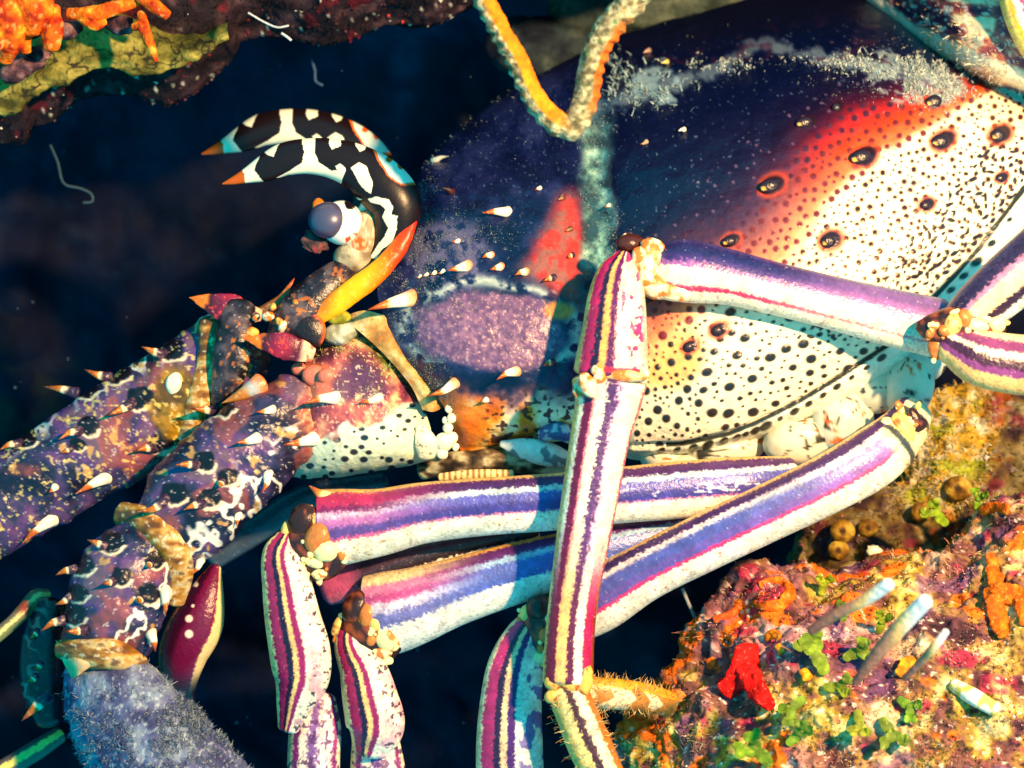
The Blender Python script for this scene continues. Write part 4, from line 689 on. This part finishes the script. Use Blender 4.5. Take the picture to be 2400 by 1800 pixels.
joint(LK.o, [(2198,812,300,26,34,.2,2),(2235,760,318,24,30,.4,3),(2262,748,322,20,26,-.3,2),(2290,762,318,30,16,.3,0),(2215,775,318,18,16,0,2),(2310,745,310,20,14,.5,0),(2180,782,290,12,12,0,2),(2335,758,300,24,24,0,0)], 110)
# leg bases below the shell
def coxcol(s): return lambda X, Y, d: speck(speck(speck(np.broadcast_to(C(222, 224, 200), X.shape + (3,)), X, Y, s, 60, .55, C(190, 206, 196), .8), X, Y, s + 1, 22, .78, C(228, 96, 30), .9), X, Y, s + 2, 18, .77, C(44, 52, 60), .9) * (1 - .75 * ss(.016, .006, np.abs(fbm(X / 90, Y / 60, 0, 2, s + 3) - .5)))[..., None]
for i, q in enumerate([(1700,1056,20,95,44,-.15),(1560,1075,0,60,34,0),(1880,1030,70,92,60,-.2),(1972,985,75,74,84,.35),(2055,915,70,62,54,-.4),(2128,905,90,62,72,.2),(2162,840,60,60,60,0),(1620,1090,10,60,30,0)]):
    blob('leg_base', (q[0], q[1], q[2] - 60), (q[3], q[4], 60), coxcol(500 + i * 4), 'horn', LOB, .05, 34, q[5], i)
sweep('mouthpart', [(1175,1040,30,8),(1230,1052,44,26),(1290,1066,44,28),(1340,1080,20,14)], lambda U, W, X, Y, F: speck(np.broadcast_to(C(225, 238, 235), X.shape + (3,)), X, Y, 511, 20, .62, C(60, 90, 110), .7), 'shell', LOB, flat=.5)
sweep('mouthpart', [(1030,1118,40,9),(1110,1112,48,12),(1200,1112,48,11)], lambda U, W, X, Y, F: mix(np.broadcast_to(C(240, 215, 150), X.shape + (3,)), C(120, 80, 40), .7 * (np.sin(X / 2.2) > .3)), 'shell', LOB, flat=.6)
sweep('mouthpart', [(990,1100,-40,24),(1080,1085,-10,30),(1180,1080,0,28),(1300,1090,0,26),(1420,1085,-10,24)], lambda U, W, X, Y, F: ramp(fbm(X / 30, Y / 16, 0, 3, 513), [(.3, C(40, 34, 30)), (.5, C(110, 90, 66)), (.65, C(190, 185, 150))]), 'soft', LOB)
sweep('mouthpart', [(1270,1020,60,16),(1310,1010,80,22),(1350,1030,70,16)], C(40, 70, 150) * np.ones(3) if False else (lambda U, W, X, Y, F: speck(np.broadcast_to(C(60, 90, 150), X.shape + (3,)), X, Y, 515, 10, .55, C(200, 220, 225), .8)), 'shell', LOB)
# tail joint behind the shell, top right
AB = loft('abdomen', [[(2000,-120,-740),(2100,-100,-570),(2250,-90,-310),(2420,-80,-190),(2600,-60,-190)],[(2030,-8,-700),(2130,60,-510),(2250,60,-250),(2400,50,-150),(2600,60,-150)],[(2036,2,-740),(2141,95,-520),(2270,150,-270),(2400,190,-170),(2600,250,-170)],[(2040,16,-820),(2140,112,-610),(2262,176,-390),(2390,220,-290),(2600,300,-290)]],
     lambda X, Y, d: mix(speck(ramp(fbm(X / 34, Y / 24, 0, 4, 521), [(.3, C(84, 40, 70)), (.45, C(150, 70, 84)), (.56, C(190, 120, 90)), (.66, C(250, 235, 190))]), X, Y, 523, 8, .66, C(230, 240, 225), .8), C(225, 230, 205), ss(34, 14, np.abs((Y - np.interp(X, [2036, 2141, 2292, 2420], [0, 87, 157, 205])) + 8))), 'shell', LOB, 120, 150, disp=lambda X, Y, d: 10 * (fbm(X / 30, Y / 30, 0, 3, 525) - .5))
tag(AB.o, 'mottled red and cream tail segment with a pale rim')
growth(AB, AB.o, [(2200, 110, 120, 60, 1), (2330, 170, 80, 50, 1)], 1200, 9, 1., [C(235, 240, 220), C(220, 190, 130)])
LM = leg([(2400,-80,-130,70),(2425,20,-120,76),(2465,110,-130,70),(2520,180,-150,60)], lambda U, W, X, Y, F: finish(bands(W, X, Y, [(0, C(255, 232, 120), 0, 0), (.14, C(250, 200, 60), .02, .02), (.2, C(252, 240, 225), .03, .02), (.32, C(225, 60, 120), .07, .03), (.5, C(250, 170, 190), .08, .03)], 531, 14), X, Y, 533), flip=True); tag(LM.o, 'pink leg with a yellow edge above the shell')

# ------------------------------------------------------------------ growths on the reef
# rope sponge bent in a V in front of the shell
def ropec(U, W, X, Y, F):
    g = ramp(fbm(X / 12, Y / 9, 0, 3, 541), [(.3, C(96, 92, 66)), (.55, C(160, 152, 116)), (.7, C(190, 190, 150))]); g = speck(g, X, Y, 543, 16, .64, C(66, 110, 70), .8 * ss(.55, .8, U)[..., None][..., 0])
    o = ramp(fbm(X / 30, Y / 30, 0, 2, 545), [(.3, C(235, 120, 12)), (.7, C(250, 150, 24))])
    k1 = ss(.60, .52, W + .12 * (fbm(X / 14, Y / 14, 0, 2, 547) - .5)) * ss(.52, .44, U)
    k2 = ss(.66, .76, W + .2 * (fbm(X / 14, Y / 14, 0, 2, 549) - .5)) * ss(.54, .6, U) * ss(.86, .78, U)
    c = mix(g, o, k1); return mix(c, C(205, 100, 30), k2)
VS = sweep('rope_sponge', [(1105,-90,560,25),(1136,0,550,25),(1170,68,540,25),(1206,130,530,25),(1232,190,520,26),(1262,244,510,27),(1304,288,500,29),(1338,296,495,30),(1362,262,495,30),(1377,212,500,30),(1386,160,505,30),(1402,108,510,32),(1436,54,515,33),(1484,0,520,34),(1550,-90,530,34)], ropec, 'sponge', None, flat=.9, step=2.6,
     disp=lambda U, W, X, Y, F: 4.5 * (fbm(X / 13, Y / 13, F * 2, 3, 551) - .5) * 2 + 3 * np.sin(U * 190) * ss(.5, .9, W))
tag(VS.o, 'orange and grey rope sponge bent into a V before the dark shell', 'sponge')
# top-left orange finger sponge
OS = tag(empty('finger_sponge', (150, 0, -60)), 'bright orange finger sponge cluster hanging over the olive sponge plate', 'sponge')
def osc(U, W, X, Y, F): return speck(ramp(fbm(X / 24, Y / 24, 0, 3, 561), [(.25, C(170, 40, 8)), (.45, C(232, 92, 8)), (.6, C(245, 120, 14)), (.75, C(250, 180, 60))]), X, Y, 563, 12, .70, C(250, 190, 120), .6)  # pale flecks paint highlights into the orange
for pts in [[(-30,-40,60,60),(10,30,70,56),(20,90,60,40),(8,140,40,20)], [(60,-30,60,60),(75,20,70,52),(66,70,60,30)], [(118,20,40,22),(122,70,60,28),(120,112,60,20)], [(160,32,0,14),(215,32,20,18),(270,18,20,18),(330,-6,10,18)], [(190,36,10,16),(222,58,20,14),(246,50,20,8)], [(330,-10,30,16),(362,14,40,17),(392,36,40,12)], [(312,64,30,9),(332,62,40,13),(350,98,50,12),(366,142,50,6)], [(330,30,20,10),(340,70,36,13),(348,100,44,11)], [(60,120,20,14),(48,40,40,30)], [(-20,60,80,40),(-8,110,80,26)]]:
    sweep('finger', pts, osc, 'sponge', OS, step=2.6, disp=lambda U, W, X, Y, F: 5 * (fbm(X / 18, Y / 18, F, 3, 565) - .5))
for x, y, r in [(60, 150, 26), (90, 128, 20), (30, 170, 24), (160, 70, 22), (280, 60, 22)]: blob('base_crust', (x, y, -30), (r * 1.6, r, r), lambda X, Y, d: ramp(fbm(X / 18, Y / 18, 0, 3, 567), [(.3, C(40, 22, 34)), (.55, C(96, 62, 70)), (.7, C(150, 110, 110))]), 'sponge', OS, .4, 16, 0, x)
# olive plate sponge
oe = edgefun([(-400, 300), (0, 268), (54, 257), (83, 231), (119, 206), (174, 188), (231, 166), (275, 163), (344, 184), (398, 166), (440, 140), (503, 119), (540, 84)])
xs = np.linspace(-400, 535, 14); rows = []
for x in xs:
    e = oe(x); h = 1 - .82 * ss(250, 535, x); rows.append([(x, e - 230 * h, -420), (x, e - 150 * h, -200), (x, e - 70 * h, -125), (x, e - 16 * h, -118), (x, e, -140), (x, e - 12, -260)])
OP = loft('plate_sponge', rows, lambda X, Y, d: mix(ramp(fbm(X / 50, Y / 22, 0, 4, 571), [(.3, C(70, 66, 22)), (.5, C(120, 112, 44)), (.68, C(156, 146, 70))]), C(30, 26, 22), .8 * ss(.025, .01, np.abs(fbm(X / 60, Y / 36, 0, 3, 573) - .5))), 'sponge', None, 260, 90, disp=lambda X, Y, d: 26 * (fbm(X / 40, Y / 26, 0, 4, 575) - .5))
tag(OP.o, 'olive plate sponge along the overhanging ledge', 'sponge')
# red, orange sponges on the rock
def crust(name, label, strokes, colr, rr=14, lift=6, mat='sponge'):
    root = tag(empty(name, (strokes[0][0][0], strokes[0][0][1], dat(ROCK, strokes[0][0][0], strokes[0][0][1]))), label, 'sponge')
    for s in strokes:
        pts = [(x, y, dat(ROCK, x, y) + lift, r) for x, y, r in s]
        sweep('lobe', pts, lambda U, W, X, Y, F: speck(ramp(fbm(X / 14, Y / 14, 0, 3, 581), [(.3, colr * .75), (.55, colr), (.75, np.minimum(colr * 1.15 + .04, 1))]), X, Y, 583, 6, .74, C(250, 220, 190), .35), mat, root, flat=.42, step=2.4, disp=lambda U, W, X, Y, F: 13 * (fbm(X / 15, Y / 15, F, 3, 585) - .45))
crust('red_sponge', 'vivid red forked sponge on the reef rock', [[(1750,1520,27),(1750,1550,34),(1735,1585,32),(1700,1618,22)], [(1752,1565,28),(1768,1605,26),(1788,1636,22),(1806,1658,12)], [(1690,1606,16),(1730,1600,22),(1772,1596,20)]], C(238, 14, 10), lift=12)
crust('orange_sponge', 'orange sponge curled like a hook on the reef rock', [[(1782,1370,7),(1812,1360,9),(1840,1368,11),(1850,1392,13),(1832,1416,14),(1796,1420,12),(1768,1416,8)]], C(236, 108, 14))
crust('orange_sponge', 'small orange sponge streak below the hooked one', [[(1674,1452,7),(1700,1446,9),(1728,1432,8)]], C(228, 90, 30))
crust('orange_sponge', 'yellow orange sponge dab above the red sponge', [[(1796,1496,9),(1812,1486,12),(1826,1492,8)], [(1824,1512,6),(1832,1530,8)]], C(240, 140, 20))
crust('orange_sponge', 'round orange sponge dot left of the red sponge', [[(1662,1556,13),(1672,1552,14)]], C(240, 110, 20))
crust('orange_sponge', 'orange sponge crust at the low tip of the reef rock', [[(1560,1640,10),(1582,1628,14),(1600,1640,10)], [(1555,1600,8),(1580,1595,11)]], C(240, 120, 50))
crust('orange_sponge', 'wide orange sponge sheet high on the reef rock', [[(2312,1395,18),(2345,1388,24),(2390,1398,22),(2430,1400,20)], [(2322,1300,12),(2330,1340,18),(2338,1385,20)], [(2330,1400,18),(2340,1450,22),(2352,1490,12)], [(2395,1400,16),(2402,1460,16)], [(2300,1200,10),(2330,1190,14),(2362,1196,10)]], C(240, 112, 16))
crust('orange_sponge', 'yellow orange lobes beside the blurred stalks', [[(2110,1580,14),(2125,1560,16),(2140,1545,10)], [(1885,1570,10),(1892,1590,12)]], C(238, 150, 20))
# green forked algae
def sprig(x, y, size, ang, label, seed, back=False):
    r_ = random.Random(seed); sf = BACKROCK if back else ROCK
    d0 = dat(sf, x, y) + 8; pts = []; segs = []
    def grow(px, py, d, a, l, w, k):
        n = 5; path = [(px, py, d, w)]
        for i in range(n):
            a += r_.uniform(-.22, .22); px += math.cos(a) * l / n; py += math.sin(a) * l / n; d += r_.uniform(0, 4); path.append((px, py, d, w * (1.0 + .25 * math.sin(i))))
        segs.append(path)
        if k > 0:
            sp = r_.uniform(.5, .85)
            for s_ in (-1, 1): grow(px, py, d + r_.uniform(-4, 6), a + s_ * sp, l * r_.uniform(.55, .8), w * .92, k - 1)
            if r_.random() < .3: grow(px, py, d, a + r_.uniform(-.2, .2), l * .5, w * .8, 0)
    size *= 1.35; grow(x, y, d0 + 6, ang, size * .36, size * .12, 2)
    root = tag(empty('algae_sprig', (x, y, d0)), label, 'algae', 'green algae sprigs on the reef')
    base = C(r_.randint(98, 132), r_.randint(130, 156), r_.randint(24, 44))
    for path in segs:
        sweep('blade', path, lambda U, W, X, Y, F: speck(ramp(fbm(X / 20, Y / 20, 0, 3, seed), [(.3, base * .8), (.6, base), (.75, base * 1.2)]), X, Y, seed + 1, 8, .72, C(190, 190, 90), .5), 'algae', root, flat=.14, step=2.6, cap=(.9, .9))
for i, (x, y, s, a, l, b) in enumerate([
    (2215, 1225, 62, -2.6, 'forked green algae sprig standing over the dark gap in the reef', False), (2290, 1190, 46, -1.2, 'small green algae sprig at the upper edge of the reef rock', False),
    (1925, 1390, 46, -1.4, 'small green algae sprig behind the slanted white stalk', False), (1930, 1570, 92, -1.9, 'tall branching green algae sprig right of the red sponge', False), (1985, 1540, 70, -.7, 'leaning green algae sprig among the stalks', False),
    (1880, 1640, 66, 2.6, 'low green algae sprig under the red sponge', False), (1935, 1610, 60, .1, 'flat green algae sprig spreading from under the tall one', False), (2010, 1670, 60, 1.5, 'drooping green algae sprig at the foot of the reef rock', False),
    (2070, 1690, 70, 1.2, 'drooping green algae sprig with broad lobes', False), (1800, 1790, 84, -2.2, 'yellow green algae blades at the bottom of the rock', False), (1850, 1740, 60, -.9, 'short yellow green algae sprig above the bottom blades', False),
    (1940, 1450, 50, -.4, 'thin green algae sprig beneath the slanted stalk', False), (2060, 1480, 54, -1., 'green algae sprig between the two long stalks', False), (2110, 1640, 60, .6, 'dark green algae tuft below the yellow orange lobes', False)]): sprig(x, y, s, a, l, 600 + i * 3, b)
# stalks near the lens
for pts, l in [([(1900,1478,640,12),(1960,1440,680,13),(2025,1408,720,15),(2082,1370,760,16)], 'slanted white tipped polyp stalk, uppermost of three'), ([(2005,1600,640,10),(2050,1540,680,16),(2110,1470,730,20),(2168,1410,780,19)], 'thick white tipped polyp stalk, largest of three'), ([(2120,1590,620,8),(2160,1550,660,10),(2190,1515,700,11),(2216,1482,720,9)], 'thin grey polyp stalk, smallest of three')]:
    o = sweep('polyp_stalk', pts, lambda U, W, X, Y, F: ramp(U + .2 * (W - .5), [(0, C(130, 84, 78)), (.5, C(176, 130, 104)), (.68, C(240, 196, 120)), (.85, C(245, 240, 230)), (1, C(225, 235, 245))]), 'soft', None, step=3, cap=(.5, .9)); tag(o.o, l, 'polyp')
# brown sea squirts in the gap, pale shell chip, tan tuft fuzz
for x, y, r, l in [(1975, 1245, 30, 'round brown sea squirt nearest the violet leg'), (2035, 1238, 24, 'round olive sea squirt beside the pink crust'), (1965, 1290, 26, 'olive brown sea squirt low in the gap'), (2245, 1145, 34, 'brown sea squirt under the tan sponge'), (2160, 1200, 26, 'dim brown sea squirt at the dark gap')]:
    d = dat(BACKROCK, x, y); o = blob('sea_squirt', (x, y, d + r * .4), (r, r * .92, r * .8), lambda X, Y, dd: mix(ramp(fbm(X / 16, Y / 16, 0, 3, x), [(.3, C(92, 62, 16)), (.55, C(140, 104, 26)), (.7, C(176, 150, 60))]), C(56, 34, 12), ss(.35, .2, np.hypot(X - x, Y - y) / r)), 'sponge', None, .1, 18, 0, x); tag(o, l, 'sea squirt')
o = blob('shell_chip', (2050, 1295, dat(BACKROCK, 2050, 1295) + 30), (20, 17, 8), C(240, 236, 205), 'shell', None, .35, 12, .4, 4, 2.5); tag(o, 'pale chipped shell fragment lying below the sea squirts', 'shell')
# crumbs and turf on the rock
def crumbs(name, surf, parent, n, dens_, cols, s0, s1):
    q, nn = pick(surf, dens_, n, False); r = rng.uniform(s0, s1, n) ** 1; base = np.array([(1, 0, 0), (-1, 0, 0), (0, 1, 0), (0, -1, 0), (0, 0, 1), (0, 0, -1)], float)
    v = q[:, None] + base[None] * r[:, None, None] * rng.uniform(.5, 1.3, (n, 6, 1)) + rng.normal(size=(n, 6, 3)) * r[:, None, None] * .25
    f0 = np.array([(0, 2, 4), (2, 1, 4), (1, 3, 4), (3, 0, 4), (2, 0, 5), (1, 2, 5), (3, 1, 5), (0, 3, 5)]); f = (np.arange(n)[:, None, None] * 6 + f0[None]).reshape(-1, 3)
    own = rng.random((n, 1)) < .8; c = np.repeat(np.where(own, surf.c[surf.k], np.array(cols)[rng.integers(0, len(cols), n)]) * rng.uniform(.65, 1.25, (n, 1)), 6, 0)
    return tag(rawmesh(name, v.reshape(-1, 3), f, c, 'rock', parent, False), kind='stuff')
ones = lambda X, Y: ((X > 1380) & (X < 2480) & (Y < 1860)) * (.15 + ss(.4, .6, fbm(X / 40, Y / 40, 0, 3, 591)))
RC = [C(190, 110, 135), C(240, 215, 205), C(120, 64, 90), C(215, 90, 40), C(150, 120, 40), C(235, 150, 160), C(80, 40, 60), C(250, 245, 230), C(176, 60, 90)]
crumbs('crust_grains', ROCK, ROCK.o, 12000, ones, RC, 1., 3.6)
crumbs('crust_grains', BACKROCK, BACKROCK.o, 5000, ones, [c * .75 for c in RC], 1.5, 6)
crumbs('crust_grains', LEDGE, LEDGE.o, 5000, lambda X, Y: ((X > -60) & (X < 1300) & (Y > -60)) * 1., [C(70, 36, 44), C(110, 64, 72), C(40, 22, 28), C(150, 40, 50), C(210, 205, 190)], 1.5, 5.5)
q, nn = pick(ROCK, lambda X, Y: ones(X, Y) * ss(.5, .62, fbm(X / 70, Y / 70, 0, 3, 593)), 3500, False)
strands('turf', q, nn + rng.normal(size=q.shape) * .6, rng.uniform(5, 16, len(q)), .9, np.array([C(200, 190, 160), C(130, 130, 60), C(220, 150, 130)])[rng.integers(0, 3, len(q))], 'fuzz', ROCK.o)
q, nn = pick(BACKROCK, lambda X, Y: 1. * (np.hypot(X - 2180, (Y - 1020) / 1.25) < 160) + 1e-9, 3500, False)
strands('turf', q, nn + rng.normal(size=q.shape) * .6, rng.uniform(6, 15, len(q)), 1.2, np.array([C(190, 150, 60), C(205, 195, 160), C(150, 140, 50)])[rng.integers(0, 3, len(q))], 'fuzz', BACKROCK.o)
# threads drifting in the hollow
for pts, r, l, c in [([(118,340,-500),(135,380,-490),(150,430,-480),(190,442,-480),(214,455,-480),(216,472,-480),(195,475,-480)], 3.2, 'pale thread worm curled in the dark hollow', C(54, 78, 90)), ([(582,30,-130),(620,52,-130),(650,64,-128),(676,60,-128)], 2.4, 'white thread caught on the upper ledge', C(200, 205, 205)), ([(660,78,-120),(672,86,-118),(682,94,-118)], 3, 'short white fibre below the caught thread', C(210, 215, 215)), ([(730,140,-600),(738,165,-600),(740,190,-600),(756,200,-600)], 3, 'dim blue thread hanging under the ledge', C(60, 90, 130)), ([(1600,1380,-200),(1612,1410,-200),(1628,1445,-200)], 4, 'thin pale thread hanging beneath the violet leg', C(150, 160, 170))]:
    o = sweep('thread', [p + (r,) for p in pts], lambda U, W, X, Y, F: c, 'soft', None, step=3); tag(o.o, l, 'thread')
n = 90; q = np.c_[rng.uniform(0, 1500, n), rng.uniform(100, 1750, n), rng.uniform(-1000, -250, n)]
f0 = np.array([(0, 1, 2), (0, 2, 3), (0, 3, 1), (1, 3, 2)]); tet = A((1, 1, 1), (-1, -1, 1), (-1, 1, -1), (1, -1, -1))
v = q[:, None] + tet[None] * rng.uniform(.8, 4.5, (n, 1, 1)) * rng.uniform(.5, 1.2, (n, 4, 1))
tag(rawmesh('drifting_particles', v.reshape(-1, 3), (np.arange(n)[:, None, None] * 4 + f0[None]).reshape(-1, 3), C(60, 80, 100), 'soft'), 'tiny pale particles drifting in the dark water', 'particles', None, 'stuff')

cs = sweep('coral_stub', [(2236,1606,dat(ROCK,2236,1606)+8,16),(2280,1632,dat(ROCK,2280,1632)+20,20),(2334,1664,dat(ROCK,2334,1664)+20,17)], lambda U, W, X, Y, F: mix(np.broadcast_to(C(245, 246, 226), X.shape + (3,)), C(200, 190, 70), ss(.5, .6, vn(U * 9, W, 0, 4)) * .8), 'soft', None); tag(cs.o, 'white and yellow banded coral stub lying on the reef rock', 'coral')
bl = blob('reef_boulder', (1600, -60, -1150), (330, 150, 160), lambda X, Y, d: ramp(fbm(X / 60, Y / 60, 0, 4, 701), [(.3, C(40, 54, 56)), (.6, C(84, 100, 92)), (.75, C(110, 124, 110))]), 'rock', None, .25, 60, -.1, 7); tag(bl, kind='structure')
bl = blob('reef_boulder', (1270, 120, -1100), (130, 80, 90), lambda X, Y, d: ramp(fbm(X / 40, Y / 40, 0, 4, 703), [(.3, C(14, 24, 44)), (.6, C(40, 58, 66)), (.75, C(70, 84, 84))]), 'rock', None, .3, 40, .2, 9); tag(bl, kind='structure')
